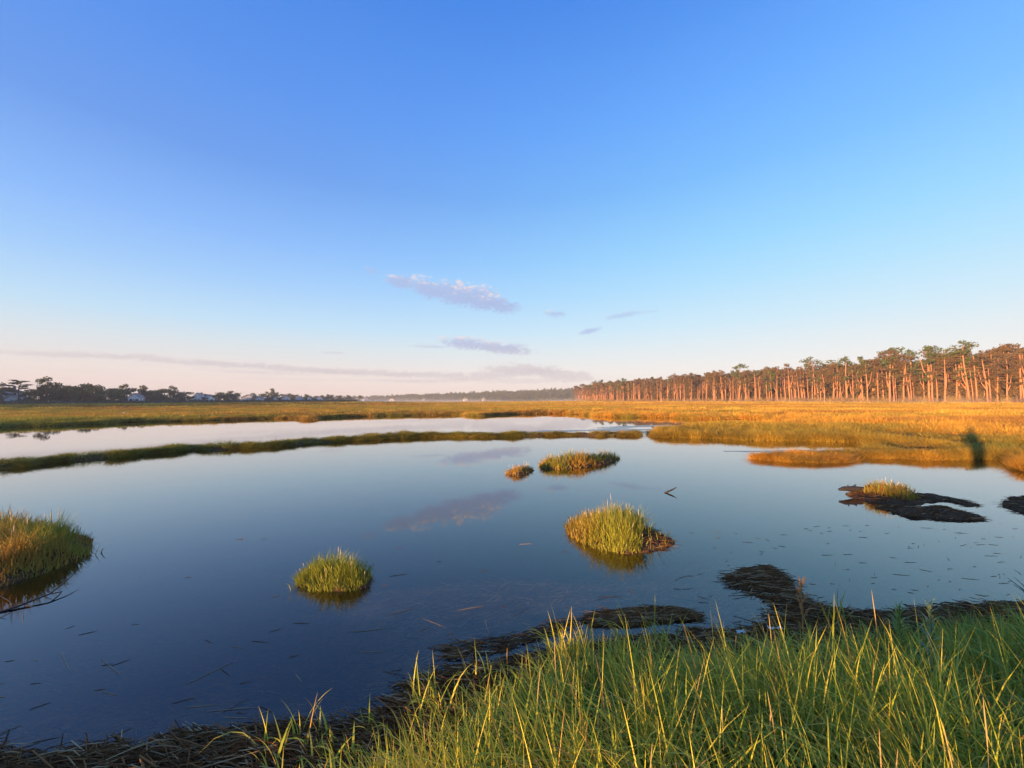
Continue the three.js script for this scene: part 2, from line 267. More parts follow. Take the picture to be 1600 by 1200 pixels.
// ---------------------------------------------------------------- grass kit
// one blade: a bent, tapering strip, 1 high at rest
function bladeGeometry(width, bend, segs = 4, twist = 0.4, droop = 0) {
  const pos = [], idx = [];
  for (let i = 0; i <= segs; i++) {
    const t = i / segs, w = width * (t < 0.25 ? 0.75 + t : Math.pow(1 - t, 0.75) * 1.24) * 0.5 + (i === segs ? 0 : width * 0.02), a = bend * t + droop * t * t * t;
    const y = (Math.sin(a) / Math.max(a, 1e-4)) * t, z = ((1 - Math.cos(a)) / Math.max(a, 1e-4)) * t, c = Math.cos(twist * t), s = Math.sin(twist * t);
    if (i < segs) { pos.push(-w * c, y, z - w * s, w * c, y, z + w * s); } else pos.push(0, y, z);
    if (i < segs - 1) { const k = i * 2; idx.push(k, k + 1, k + 2, k + 1, k + 3, k + 2); } else if (i === segs - 1) idx.push(i * 2, i * 2 + 1, i * 2 + 2);
  }
  return geometry(pos, idx);
}
function tuftGeometry(seed, blades, radius, width, lean, segs, tall = 1) {
  const rnd = mulberry(seed), list = [], m = new THREE.Matrix4(), e = new THREE.Euler();
  for (let i = 0; i < blades; i++) {
    const g = bladeGeometry(width * (0.7 + 0.6 * rnd()), 0.15 + lean * (0.2 + 1.2 * rnd() * rnd()), segs, rnd() * 1.2 - 0.6), h = tall * (0.55 + 0.45 * rnd()) * (rnd() < 0.08 ? 1.15 : 1), a = rnd() * 6.283, q = radius * Math.sqrt(rnd()), f = rnd() * 6.283;
    m.makeRotationFromEuler(e.set((rnd() - 0.5) * 0.3, a, (rnd() - 0.5) * 0.3)).setPosition(q * Math.cos(f), 0, q * Math.sin(f));
    g.scale(1, h, 1).applyMatrix4(m);
    const t = 0.72 + 0.5 * rnd(), dry = rnd() < 0.2 ? 1 : 0;
    paint(g, [t * (1 + 0.25 * dry), t * (1 + 0.02 * dry), t * (1 - 0.05 * dry)]);
    list.push(g.toNonIndexed());
  }
  return mergeGeometries(list);
}
const leafMaterial = (name, through = 0.3) => new THREE.MeshPhysicalMaterial({ name, vertexColors: true, roughness: 0.9, specularIntensity: 0.2, transmission: through, thickness: 0, side: THREE.DoubleSide });
const grassMat = leafMaterial('grass_blade', 0.25);
function instanced(geo, mat, list, origin = [0, 0, 0]) {      // list of { x, y, z, turn, lean, tilt, sx, sy, sz, c }
  const o = new THREE.InstancedMesh(geo, mat, list.length), m = new THREE.Matrix4(), q = new THREE.Quaternion(), e = new THREE.Euler(0, 0, 0, 'YXZ'), p = new THREE.Vector3(), s = new THREE.Vector3();
  list.forEach((t, i) => {
    q.setFromEuler(e.set(t.lean ?? 0, t.turn ?? 0, t.tilt ?? 0));
    o.setMatrixAt(i, m.compose(p.set(t.x - origin[0], t.y - origin[1], t.z - origin[2]), q, s.set(t.sx ?? 1, t.sy ?? t.sx ?? 1, t.sz ?? t.sx ?? 1)));
    if (t.c) o.setColorAt(i, t.c);
  });
  return o;
}
const mix3 = (a, b, t) => [lerp(a[0], b[0], t), lerp(a[1], b[1], t), lerp(a[2], b[2], t)];
const GOLD = [0.64, 0.41, 0.07], OLIVE = [0.36, 0.31, 0.05], GREEN = [0.22, 0.26, 0.045], RUST = [0.44, 0.23, 0.06], EMBER = [0.68, 0.36, 0.05];
function marshColour(x, z, d, rnd) {                         // patchy grass tones; leftward greens and pond-edge ember put shade and sun into them
  const a = fbm(x * 0.06 + 3, z * 0.16 + 9, 4), b = fbm(x * 0.35 + 50, z * 0.5, 3), left = 1 - smoothstep(Math.atan2(x, -z) * 57.3, -12, 22);
  let c = mix3(GOLD, OLIVE, smoothstep(b + left * 0.2, 0.56, 0.8));
  c = mix3(c, EMBER, (1 - smoothstep(d, 3, 7)) * Math.max(1 - left, smoothstep(x, -5, -3) * 0.7) * smoothstep(fbm(x * 0.8 + 70, z * 0.8, 2), 0.3, 0.6) * 0.7);
  c = mix3(c, RUST, smoothstep(a, 0.5, 0.64) * 0.75);
  c = mix3(c, GREEN, smoothstep(1 - a + left * 0.14, 0.6, 0.72) * 0.5 + (1 - smoothstep(d, 6, 16)) * left * 0.25);
  const t = (0.65 + 0.6 * rnd()) * (0.55 + 0.9 * fbm(x * 2.6 + 15, z * 2.6, 3));
  return C(c[0] * t, c[1] * t, c[2] * t);
}

// ---------------------------------------------------------------- marsh grass
const tufts = { small: [1, 2, 3].map((s) => tuftGeometry(s, 22, 0.13, 0.007, 0.7, 3)), mid: [4, 5, 6].map((s) => tuftGeometry(s, 34, 0.34, 0.02, 0.8, 2)), big: [7, 8].map((s) => tuftGeometry(s, 60, 1.0, 0.07, 0.8, 2)), huge: [9, 10].map((s) => tuftGeometry(s, 60, 2.4, 0.2, 0.8, 2)) };
function fieldPoints(seed, count, r0, r1, a0, a1, edge, keep = () => true) {
  const rnd = mulberry(seed), list = [];
  for (let i = 0; i < count; i++) {
    const r = Math.sqrt(lerp(r0 * r0, r1 * r1, rnd())), a = rad(lerp(a0, a1, rnd())), x = r * Math.sin(a), z = -r * Math.cos(a), d = landward(x, z);
    if (d < edge || !keep(x, z, d)) continue;
    list.push({ x, z, d, y: heightAt(x, z, d) - 0.02, turn: rnd() * 6.283, rnd: rnd() });
  }
  return list;
}
const inIsle = (x, z) => false;
{
  const rnd = mulberry(77);
  const regions = { left: [], right: [], strip: [], far: [] };
  const place = (pts, kind, tall, wide = 1) => pts.forEach((p) => {
    const az = Math.atan2(p.x, -p.z) * 57.3, r = Math.hypot(p.x, p.z), onStrip = r < 22 && az < 20.5 && p.d < 1.2;
    const patch = fbm(p.x * 0.5 + 80, p.z * 0.5, 3), spit = p.x > 6.5 && p.x < 11 && p.z > -12.8 && p.z < -9.5;
    if (onStrip && fbm(p.x * 1.1 + 20, p.z * 1.1, 3) > 0.6 && rnd() < 0.85) return;
    const ditch = r < 30 && p.x > 10 ? Math.min(...ditches.map((l) => sdLine(l, p.x, p.z))) : 9, clump = fbm(p.x * 2.6 + 15, p.z * 2.6, 3);
    if (ditch < 0.5 || (r < 60 && p.d > 0.3 && clump < 0.36 + 0.1 * rnd())) return;
    const h = lerp(0.4, 1, smoothstep(ditch, 0.5, 1.8)) * (r < 60 ? 0.45 + 1.15 * clump : 1) * (spit ? 0.6 : r < 16 && az > 20 ? 0.75 : 1) * (onStrip ? 0.6 + 0.9 * fbm(p.x * 1.6, p.z * 1.6 + 40, 3) : 1) * tall * (0.62 + 0.75 * patch) * (0.85 + 0.3 * rnd()) * (onStrip ? 0.55 : 1) * (p.d < 0.3 ? 1.05 : 1);
    p.sx = wide * (0.85 + 0.3 * rnd()); p.sy = h; p.c = marshColour(p.x, p.z, p.d, rnd); p.kind = kind;
    (onStrip ? regions.strip : r > 90 ? regions.far : az < 20 ? regions.left : regions.right).push(p);
  });
  const sector = (x, z, d) => z < -7 || (x > 9 && z < -4) || (x < -13 && z < -4);
  place(fieldPoints(100, 150000, 9, 24, -66, 62, -0.07, (x, z, d) => sector(x, z) && d < 0.22), 'small', 0.27);
  place(fieldPoints(105, 60000, 24, 50, -62, 60, -0.1, (x, z, d) => d < 0.4), 'mid', 0.3);
  place(fieldPoints(101, 52000, 9, 26, -66, 62, 0.03, sector), 'small', 0.31);
  place(fieldPoints(102, 34000, 22, 52, -62, 60, 0.12, sector), 'mid', 0.34);
  place(fieldPoints(103, 42000, 48, 110, -60, 60, 0.3), 'big', 0.42);
  place(fieldPoints(104, 24000, 105, 330, -58, 58, 2), 'huge', 0.5);
  const labels = {
    left: ['marsh_grass', 'brown and olive salt marsh grass beyond the left half of the far pond'], right: ['marsh_grass', 'bright golden salt marsh grass covering the right side of the plain'],
    strip: ['bank_grass', 'low olive and orange grass on the thin bank between the two ponds'], far: ['marsh_grass', 'distant hazy salt marsh grass reaching to the trees and houses'],
  };
  for (const [key, list] of Object.entries(regions)) {
    const root = new THREE.Group();
    for (const kind of Object.keys(tufts)) tufts[kind].forEach((geo, v) => {
      const some = list.filter((p, i) => p.kind === kind && i % tufts[kind].length === v);
      if (some.length) { const o = instanced(geo, grassMat, some); o.name = 'grass_tufts'; o.userData.kind = 'stuff'; root.add(o); }
    });
    put(root, labels[key][0], { kind: 'stuff', label: labels[key][1], category: 'grass' });
  }
}

// ---------------------------------------------------------------- islands
const mudMat = new THREE.MeshPhysicalMaterial({ name: 'wet_mud', color: C(0.13, 0.072, 0.036), map: grain, bumpMap: grainBump, bumpScale: 0.05, roughness: 0.95, specularIntensity: 0.25 });
function mound(poly, origin, top, slope, res, rough, skirt = 0.25) {
  sdPoly(poly, 0, 0);
  const b = poly.box, x0 = b[0] - 0.3, z0 = b[1] - 0.3, nx = Math.ceil((b[2] + 0.3 - x0) / res), nz = Math.ceil((b[3] + 0.3 - z0) / res), pos = [], idx = [], uv = [], sd = [];
  for (let j = 0; j <= nz; j++) for (let i = 0; i <= nx; i++) {
    const x = x0 + i * res, z = z0 + j * res, n = (fbm(x * 6, z * 6, 4) - 0.5), d = -sdPoly(poly, x, z) + n * 0.16;
    sd.push(d);
    pos.push(x - origin[0], (d > 0 ? Math.min(top, d * slope + 0.006) + n * rough * smoothstep(d, 0, 0.1) : Math.max(-skirt, d * 1.6)), z - origin[2]); uv.push(x, z);
  }
  for (let j = 0; j < nz; j++) for (let i = 0; i < nx; i++) { const a = j * (nx + 1) + i, c = a + nx + 1; if (Math.max(sd[a], sd[a + 1], sd[c], sd[c + 1]) > -0.16) idx.push(a, c, a + 1, a + 1, c, c + 1); }
  return geometry(pos, idx, { uv });
}
const moundTop = (poly, x, z, top, slope) => Math.max(0, Math.min(top, (-sdPoly(poly, x, z)) * slope));
const blade3 = [[0.0052, 0.5, 0.4], [0.006, 0.95, -0.5], [0.0045, 0.25, 0.3], [0.0058, 1.4, 0.6]].map(([w, b, t]) => paint(bladeGeometry(w, b, 4, t), [1, 1, 1]));
const stalk = (() => { const g = [limb([[0, 0, 0, 0.0022], [0.01, 0.55, 0.01, 0.0018], [0.02, 0.8, 0.0, 0.0014]], 4, false), limb([[0.02, 0.78, 0, 0.002], [0.022, 0.85, 0, 0.0062], [0.026, 0.94, 0.004, 0.005], [0.03, 1.0, 0.006, 0.001]], 5, false)]; return paint(mergeGeometries(g), [1, 1, 1]); })();
const reedMat = new THREE.MeshStandardMaterial({ name: 'dry_stalk', vertexColors: true, roughness: 0.85 });
function island(name, data, poly, o) {
  const [cx, cz] = centroid(poly), origin = [cx, 0, cz], root = new THREE.Group(), rnd = mulberry(o.seed);
  root.position.set(cx, 0, cz);
  part(mound(poly, origin, o.top, o.slope, o.res, 0.05), mudMat, 'mud_base', root);
  sdPoly(poly, 0, 0);
  const b = poly.box, lists = blade3.map(() => []), stalks = [];
  for (let i = 0; i < o.blades; i++) {
    const x = lerp(b[0], b[2], rnd()), z = lerp(b[1], b[3], rnd()), d = -sdPoly(poly, x, z);
    const stray = rnd() < 0.02;
    if (d < (stray ? -0.12 : (o.inset ?? 0.02) - 0.05 * rnd()) || (o.where && !o.where(x, z, rnd))) continue;
    const edge = smoothstep(d, 0, 0.3), h = o.tall * (0.45 + 0.55 * edge) * (0.5 + 0.75 * rnd()) * (0.6 + 0.95 * noise(x * 4 + 3, z * 4)), out = Math.atan2(x - cx, z - cz);
    const c = o.colour(x, z, rnd), t = 0.75 + 0.5 * rnd();
    const turn = rnd() < 0.45 * (1 - edge) + 0.15 ? out + (rnd() - 0.5) : rnd() * 6.283;
    lists[Math.floor(rnd() * lists.length)].push({ x, z, y: moundTop(poly, x, z, o.top, o.slope) - 0.02, turn, lean: (rnd() - 0.25) * 0.45, tilt: (rnd() - 0.5) * 0.4, sx: o.wide * (0.7 + 0.6 * rnd()), sy: h, sz: h, c: C(c[0] * t, c[1] * t, c[2] * t) });
    if (rnd() < o.stalks) stalks.push({ x, z, y: moundTop(poly, x, z, o.top, o.slope) - 0.02, turn: rnd() * 6.28, tilt: (rnd() - 0.5) * 0.2, lean: (rnd() - 0.5) * 0.2, sx: o.wide * 0.4, sy: h + 0.05, c: C(0.55, 0.46, 0.3) });
  }
  lists.forEach((l, k) => { if (l.length) { const m = instanced(blade3[k], grassMat, l, origin); m.name = 'grass'; m.userData.kind = 'stuff'; root.add(m); } });
  if (stalks.length) { const m = instanced(stalk, reedMat, stalks, origin); m.name = 'seed_stalks'; m.userData.kind = 'stuff'; root.add(m); }
  return put(root, name, data);
}
const LUSH = [0.27, 0.31, 0.045], LIME = [0.42, 0.43, 0.065], AMBER = [0.5, 0.3, 0.055];
island('grass_island', { label: 'round bright green grass tuft alone in the near pond', category: 'grass island' }, PLAN.tuft, { seed: 5, top: 0.07, slope: 0.5, res: 0.025, blades: 3300, tall: 0.245, wide: 1.25, stalks: 0.008, inset: 0.0, colour: (x, z, r) => mix3(LUSH, LIME, r()) });
island('grass_island', { label: 'gold and green grass island with a dark mud tail on its right', category: 'grass island' }, PLAN.isleMain, { seed: 6, top: 0.09, slope: 0.45, res: 0.03, blades: 9500, tall: 0.225, wide: 1.2, stalks: 0.009, where: (x, z, r) => x < 1.55 + (z + 4.7) * -0.35 || r() < 0.05, colour: (x, z, r) => mix3(mix3(AMBER, LIME, r() * 0.7), mix3(LUSH, LIME, r()), clamp(smoothstep(x + (z + 4.8) * 0.9, 0.75, 1.35) + (r() - 0.5) * 0.9, 0, 1)) });
island('grass_island', { label: 'long low grass island in the middle of the pond, green with orange patches', category: 'grass island' }, PLAN.isleMid, { seed: 7, top: 0.08, slope: 0.5, res: 0.05, blades: 6500, tall: 0.24, wide: 2.2, stalks: 0.012, colour: (x, z, r) => mix3(AMBER, mix3(OLIVE, GREEN, r()), smoothstep(fbm(x * 2.2 + 4, z * 2.2, 2) + (r() - 0.5) * 0.2, 0.38, 0.58)) });
island('grass_island', { label: 'smallest orange grass clump just left of the long low island', category: 'grass island' }, PLAN.isleSmall, { seed: 8, top: 0.05, slope: 0.4, res: 0.05, blades: 1300, tall: 0.2, wide: 2.2, stalks: 0.03, colour: (x, z, r) => mix3(RUST, mix3(AMBER, OLIVE, r()), r()) });
island('grass_island', { label: 'big dark green and brown grass island cut by the left edge', category: 'grass island' }, PLAN.isleLeft, { seed: 9, top: 0.12, slope: 0.5, res: 0.05, blades: 22000, tall: 0.25, wide: 1.5, stalks: 0.006, colour: (x, z, r) => mix3(mix3(LUSH, RUST, smoothstep(fbm(x * 2 + 9, z * 2.5, 3), 0.42, 0.62)), LIME, r() * 0.5) });
island('mud_bar', { label: 'dark mud bar crowned by one green grass tuft near the right edge', category: 'mud bar' }, PLAN.mudBar, { seed: 10, top: 0.1, slope: 0.36, res: 0.03, blades: 9000, tall: 0.17, wide: 1.8, stalks: 0.01, where: (x, z, r) => Math.hypot((x - 6.42) / 0.34, (z + 6.6) / 0.3) < 0.75 + 0.4 * r(), colour: (x, z, r) => mix3(RUST, LUSH, smoothstep(r(), 0.2, 0.7)) });
const litterOn = [];                                          // mud bars, later strewn with dead reeds
function bare(name, data, poly, o) { litterOn.push([poly, o.top, o.slope]); const [cx, cz] = centroid(poly), root = new THREE.Group(); root.position.set(cx, 0, cz); part(mound(poly, [cx, 0, cz], o.top, o.slope, 0.03, 0.06), mudMat, 'mud_base', root); return put(root, name, data); }
bare('mud_bar', { label: 'bare wet mud bar lying in front of the tufted one', category: 'mud bar' }, PLAN.mudBarFront, { top: 0.1, slope: 0.35 });
bare('mud_bar', { label: 'low bare mud bar cut by the right edge', category: 'mud bar' }, PLAN.mudRight, { top: 0.09, slope: 0.35 });

// ---------------------------------------------------------------- the near bank: wrack and tall grass
const strawMat = new THREE.MeshPhysicalMaterial({ name: 'dead_reed', vertexColors: true, roughness: 0.95, specularIntensity: 0.2 });
const straws = [[0, 0], [0.05, 0.02], [-0.08, 0.03]].map(([b, c]) => paint(limb([[-0.5, 0, 0, 0.011], [-0.15, c, b * 0.6, 0.014], [0.2, c * 0.6, b, 0.012], [0.5, 0, 0, 0.006]], 4), [1, 1, 1]));
function strawPiece(x, y, z, rnd, long, along = 0, spread = 1.1, pale = 0.18) {
  const L = long * (0.35 + rnd() * rnd() * 1.3), k = rnd(), c = k < pale ? [0.5, 0.31, 0.14] : k < 0.55 ? [0.27, 0.12, 0.04] : [0.14, 0.058, 0.02], t = 0.7 + 0.6 * rnd();
  return { x, y, z, turn: along + (rnd() + rnd() - 1) * spread, lean: 0, tilt: (rnd() - 0.5) * 0.3, sx: L, sy: 0.2 * (0.6 + 0.7 * rnd()), sz: 0.21 * (0.6 + 0.8 * rnd()), c: C(c[0] * t, c[1] * t, c[2] * t), v: Math.floor(rnd() * 3) };
}
function strawHeap(list, name, data) {
  const root = new THREE.Group();
  straws.forEach((g, v) => { const some = list.filter((p) => p.v === v); if (some.length) { const m = instanced(g, strawMat, some); m.name = 'reed_litter'; m.userData.kind = 'stuff'; root.add(m); } });
  return put(root, name, { kind: 'stuff', ...data });
}
{
  const rnd = mulberry(301), shore = [], raft = [], float = [], sunk = [];
  for (let i = 0; i < 130000 && shore.length < 22000; i++) {
    const x = lerp(-4.2, 6.2, rnd()), z = lerp(-4.15, -1.0, rnd()), d = landward(x, z);
    if (d < -0.05 * rnd() || d > 1.35 || rnd() > 1.15 - d * 0.75) continue;
    const y = Math.max(heightAt(x, z, d), 0) + 0.004 + rnd() * rnd() * 0.05 * smoothstep(d, -0.1, 0.3);
    shore.push(strawPiece(x, y, z, rnd, 0.24, 0.15 * Math.sin(x * 1.3), 0.95));
  }
  strawHeap(shore, 'reed_wrack', { label: 'matted brown reed litter lining the near shore', category: 'reed litter' });
  for (const poly of [PLAN.wrackRaft, PLAN.wrackRaft2]) for (let i = 0; i < 2600; i++) {
    sdPoly(poly, 0, 0);
    const b = poly.box, x = lerp(b[0], b[2], rnd()), z = lerp(b[1], b[3], rnd()), d = -sdPoly(poly, x, z);
    if (d < -0.02 || rnd() > (poly === PLAN.wrackRaft ? 0.9 : 0.28)) continue;
    raft.push(strawPiece(x, 0.002 + rnd() * 0.012, z, rnd, 0.16, 0.1, 0.8, 0.12));
  }
  for (const [poly, top, slope, n] of [...litterOn.map((l) => [...l, 700]), [PLAN.mudBar, 0.1, 0.36, 900], [PLAN.isleMain, 0.09, 0.45, 420]]) for (let i = 0; i < n; i++) {
    const b = poly.box, x = lerp(b[0], b[2], rnd()), z = lerp(b[1], b[3], rnd()), d = -sdPoly(poly, x, z);
    if (d < 0 || (poly === PLAN.isleMain && x < 1.35)) continue;
    raft.push(strawPiece(x, moundTop(poly, x, z, top, slope) + 0.008, z, rnd, 0.2, 0.1, 0.7, 0.1));
  }
  strawHeap(raft, 'floating_reed_raft', { label: 'dark rafts of drifted reed stems off the bank and on the mud bars', category: 'reed litter' });
  for (let i = 0; i < 900; i++) {
    const x = lerp(-3.4, 6.5, rnd()), z = lerp(-5.2, -2.0, rnd()), d = landward(x, z);
    if (d > -0.03 || rnd() > (x > 2.2 ? 0.45 : 0.05) + Math.exp(d * 3.2)) continue;
    const p = strawPiece(x, 0.0015, z, rnd, x > 2 ? 0.11 : 0.14, 0.2, 1.0, x < 0.6 ? 0.45 : 0.08); p.tilt = 0; p.sy = 0.12; p.sz = 0.13; p.v = 0; float.push(p);
  }
  strawHeap(float, 'floating_reed_bits', { label: 'scattered dead reed bits floating on the near water', category: 'reed litter' });
  for (let i = 0; i < 5200; i++) {
    const x = lerp(-3.4, 2.4, rnd()), z = lerp(-4.4, -2.0, rnd()), d = landward(x, z);
    if (d > -0.05) continue;
    const y = heightAt(x, z, d) + 0.01;
    if (y > -0.02) continue;
    sunk.push(strawPiece(x, y, z, rnd, 0.2, 0.25, 1.0, 0.3));
  }
  strawHeap(sunk, 'sunken_reed_litter', { label: 'sunken reed litter on the pond bed near the bank', category: 'reed litter' });
  const stems = [[-0.62, -3.02, 0.24, -0.55], [-1.05, -2.93, 0.26, 0.2], [-2.6, -2.55, 0.3, -0.5], [-1.9, -2.5, 0.27, 0.95], [0.05, -3.15, 0.18, 0.75], [-0.9, -3.18, 0.2, 0.45], [-0.2, -2.95, 0.2, -1.35], [-2.95, -2.6, 0.3, -0.6], [-1.55, -2.2, 0.28, 0.1], [-0.35, -3.22, 0.22, 0.3]];
  for (const [x, z, L, a] of stems) {
    const m = new THREE.Mesh(straws[0], new THREE.MeshStandardMaterial({ name: 'pale_reed', color: C(0.34, 0.26, 0.17), roughness: 0.7 }));
    m.position.set(x, 0.002, z); m.rotation.y = a; m.scale.set(L, 0.16, 0.2);
    put(m, 'floating_reed_stem', { label: 'long pale dead reed stem floating on the dark near water', category: 'reed stem', group: 'loose reed stems on the near water' });
  }
}
{
  const rnd = mulberry(401), poly = [...PLAN.frontGrass, [5.5, -1.5], [4.0, 0.4], [0.8, 0.5], [-0.5, -0.4], [-1.0, -1.0]], blades = [
    [0.007, 0.4, 0.5, 0], [0.0085, 0.8, -0.6, 0.2], [0.006, 0.25, 0.3, 0], [0.0095, 1.0, 0.5, 0.4], [0.0075, 0.55, -0.9, 0.1], [0.0085, 0.85, 0.9, 1.0]].map(([w, b, t, dr]) => paint(bladeGeometry(w, b, 6, t, dr), [1, 1, 1]));
  const lists = blades.map(() => []), spikes = [];
  const add = (x, z, tall, dense) => {
    const d = landward(x, z), y = heightAt(x, z, d) - 0.02, k = rnd(), patch = fbm(x * 2.1 + 8, z * 2.1 + 2, 3), h = tall * (0.5 + 0.6 * rnd());
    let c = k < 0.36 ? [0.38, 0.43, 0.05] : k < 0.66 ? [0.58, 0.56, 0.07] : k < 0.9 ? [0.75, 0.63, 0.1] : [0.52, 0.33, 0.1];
    c = mix3(c, [0.24, 0.33, 0.06], smoothstep(x, 1.4, 2.6) * 0.5 + smoothstep(patch, 0.5, 0.7) * 0.35);  // greener to the right: partly grass colour, partly shade put into it
    const t = 0.75 + 0.5 * rnd();
    const wind = 1.9 + (rnd() - 0.5) * 2.4;
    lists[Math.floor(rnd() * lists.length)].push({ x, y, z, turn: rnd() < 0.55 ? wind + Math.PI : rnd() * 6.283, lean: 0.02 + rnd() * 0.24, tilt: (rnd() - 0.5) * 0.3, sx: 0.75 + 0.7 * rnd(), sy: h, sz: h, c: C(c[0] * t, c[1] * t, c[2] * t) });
    if (rnd() < 0.004) spikes.push({ x, y, z, turn: rnd() * 6.283, lean: (rnd() - 0.5) * 0.3, tilt: (rnd() - 0.5) * 0.3, sx: 0.3, sy: h + 0.06, c: C(0.42, 0.3, 0.13) });
  };
  sdPoly(poly, 0, 0);
  const clumps = [];
  for (let i = 0; i < 2100; i++) { const x = lerp(-1.2, 5.4, rnd()), z = lerp(-3.0, 0.3, rnd()); const d = -sdPoly(poly, x, z); if (d > 0.02 && Math.hypot(x, z - 0.3) > 0.45) clumps.push([x, z, d]); }
  for (const [x, z, d] of clumps) {
    const n = Math.round((17 + 28 * rnd()) * (0.4 + 0.6 * smoothstep(d + x * 0.2, 0.0, 0.5))), tall = lerp(0.22, 0.62, smoothstep(d + 0.3 * (noise(x * 3, z * 3) - 0.5), 0, 0.95)) * lerp(0.72, 1, smoothstep(x, -0.6, 0.7));
    for (let k = 0; k < n; k++) { const a = rnd() * 6.283, q = 0.11 * Math.sqrt(rnd()); add(x + q * Math.cos(a), z + q * Math.sin(a), tall); }
  }
  for (const [x, z, n, tall] of [[-0.5, -2.2, 26, 0.26], [-0.42, -2.05, 22, 0.3], [-0.72, -2.0, 14, 0.2], [0.33, -2.55, 40, 0.36], [0.4, -2.5, 36, 0.38], [-1.0, -1.95, 14, 0.24], [-1.15, -1.85, 16, 0.28], [1.0, -2.62, 18, 0.36], [0.75, -2.6, 18, 0.34], [2.35, -2.85, 14, 0.3], [-0.2, -2.3, 16, 0.24]]) for (let k = 0; k < n; k++) add(x + (rnd() - 0.5) * 0.16, z + (rnd() - 0.5) * 0.14, tall);
  const root = new THREE.Group();
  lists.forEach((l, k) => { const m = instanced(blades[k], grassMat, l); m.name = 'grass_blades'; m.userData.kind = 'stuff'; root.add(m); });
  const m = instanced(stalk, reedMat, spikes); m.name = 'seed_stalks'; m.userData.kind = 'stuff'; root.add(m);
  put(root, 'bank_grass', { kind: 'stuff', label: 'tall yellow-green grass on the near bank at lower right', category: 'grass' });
}

// ---------------------------------------------------------------- trees
const needleMat = (name, r, g, b) => new THREE.MeshPhysicalMaterial({ name, color: C(r, g, b), vertexColors: true, roughness: 0.9, transmission: 0.2, thickness: 0, side: THREE.DoubleSide });
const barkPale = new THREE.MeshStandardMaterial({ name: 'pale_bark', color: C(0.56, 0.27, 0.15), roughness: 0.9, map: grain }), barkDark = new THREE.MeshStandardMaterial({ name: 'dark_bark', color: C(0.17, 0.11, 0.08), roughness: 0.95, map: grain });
const pineNeedles = needleMat('pine_needles', 0.135, 0.082, 0.028), leafDark = needleMat('dark_leaves', 0.06, 0.08, 0.025), leafMid = needleMat('green_leaves', 0.08, 0.11, 0.03);
function leaves(list, rnd, count, cx, cy, cz, rx, ry, rz, size, flat = 0.4) {   // leaf-sized faces through a clump's volume
  const v = new THREE.Vector3(), a = new THREE.Vector3(), b = new THREE.Vector3();
  for (let i = 0; i < count; i++) {
    v.set(rnd() * 2 - 1, rnd() * 2 - 1, rnd() * 2 - 1).normalize().multiplyScalar(Math.pow(rnd(), 0.45));
    const x = cx + v.x * rx, y = cy + v.y * ry, z = cz + v.z * rz, s = size * (0.6 + 0.8 * rnd());
    a.set(rnd() - 0.5, (rnd() - 0.5) * flat, rnd() - 0.5).normalize().multiplyScalar(s); b.set(rnd() - 0.5, (rnd() - 0.5) * flat * 1.6, rnd() - 0.5).normalize().multiplyScalar(s * 0.6);
    const k = list.pos.length / 3, t = 0.7 + 0.6 * rnd();
    list.pos.push(x - a.x, y - a.y, z - a.z, x + a.x, y + a.y, z + a.z, x + b.x, y + b.y + s * 0.3, z + b.z, x - b.x, y - b.y - s * 0.1, z - b.z);
    list.idx.push(k, k + 1, k + 2, k, k + 3, k + 1);
    for (let c = 0; c < 4; c++) list.col.push(t, t, t);
  }
}
const leafGeo = (l) => geometry(l.pos, l.idx, { color: l.col });
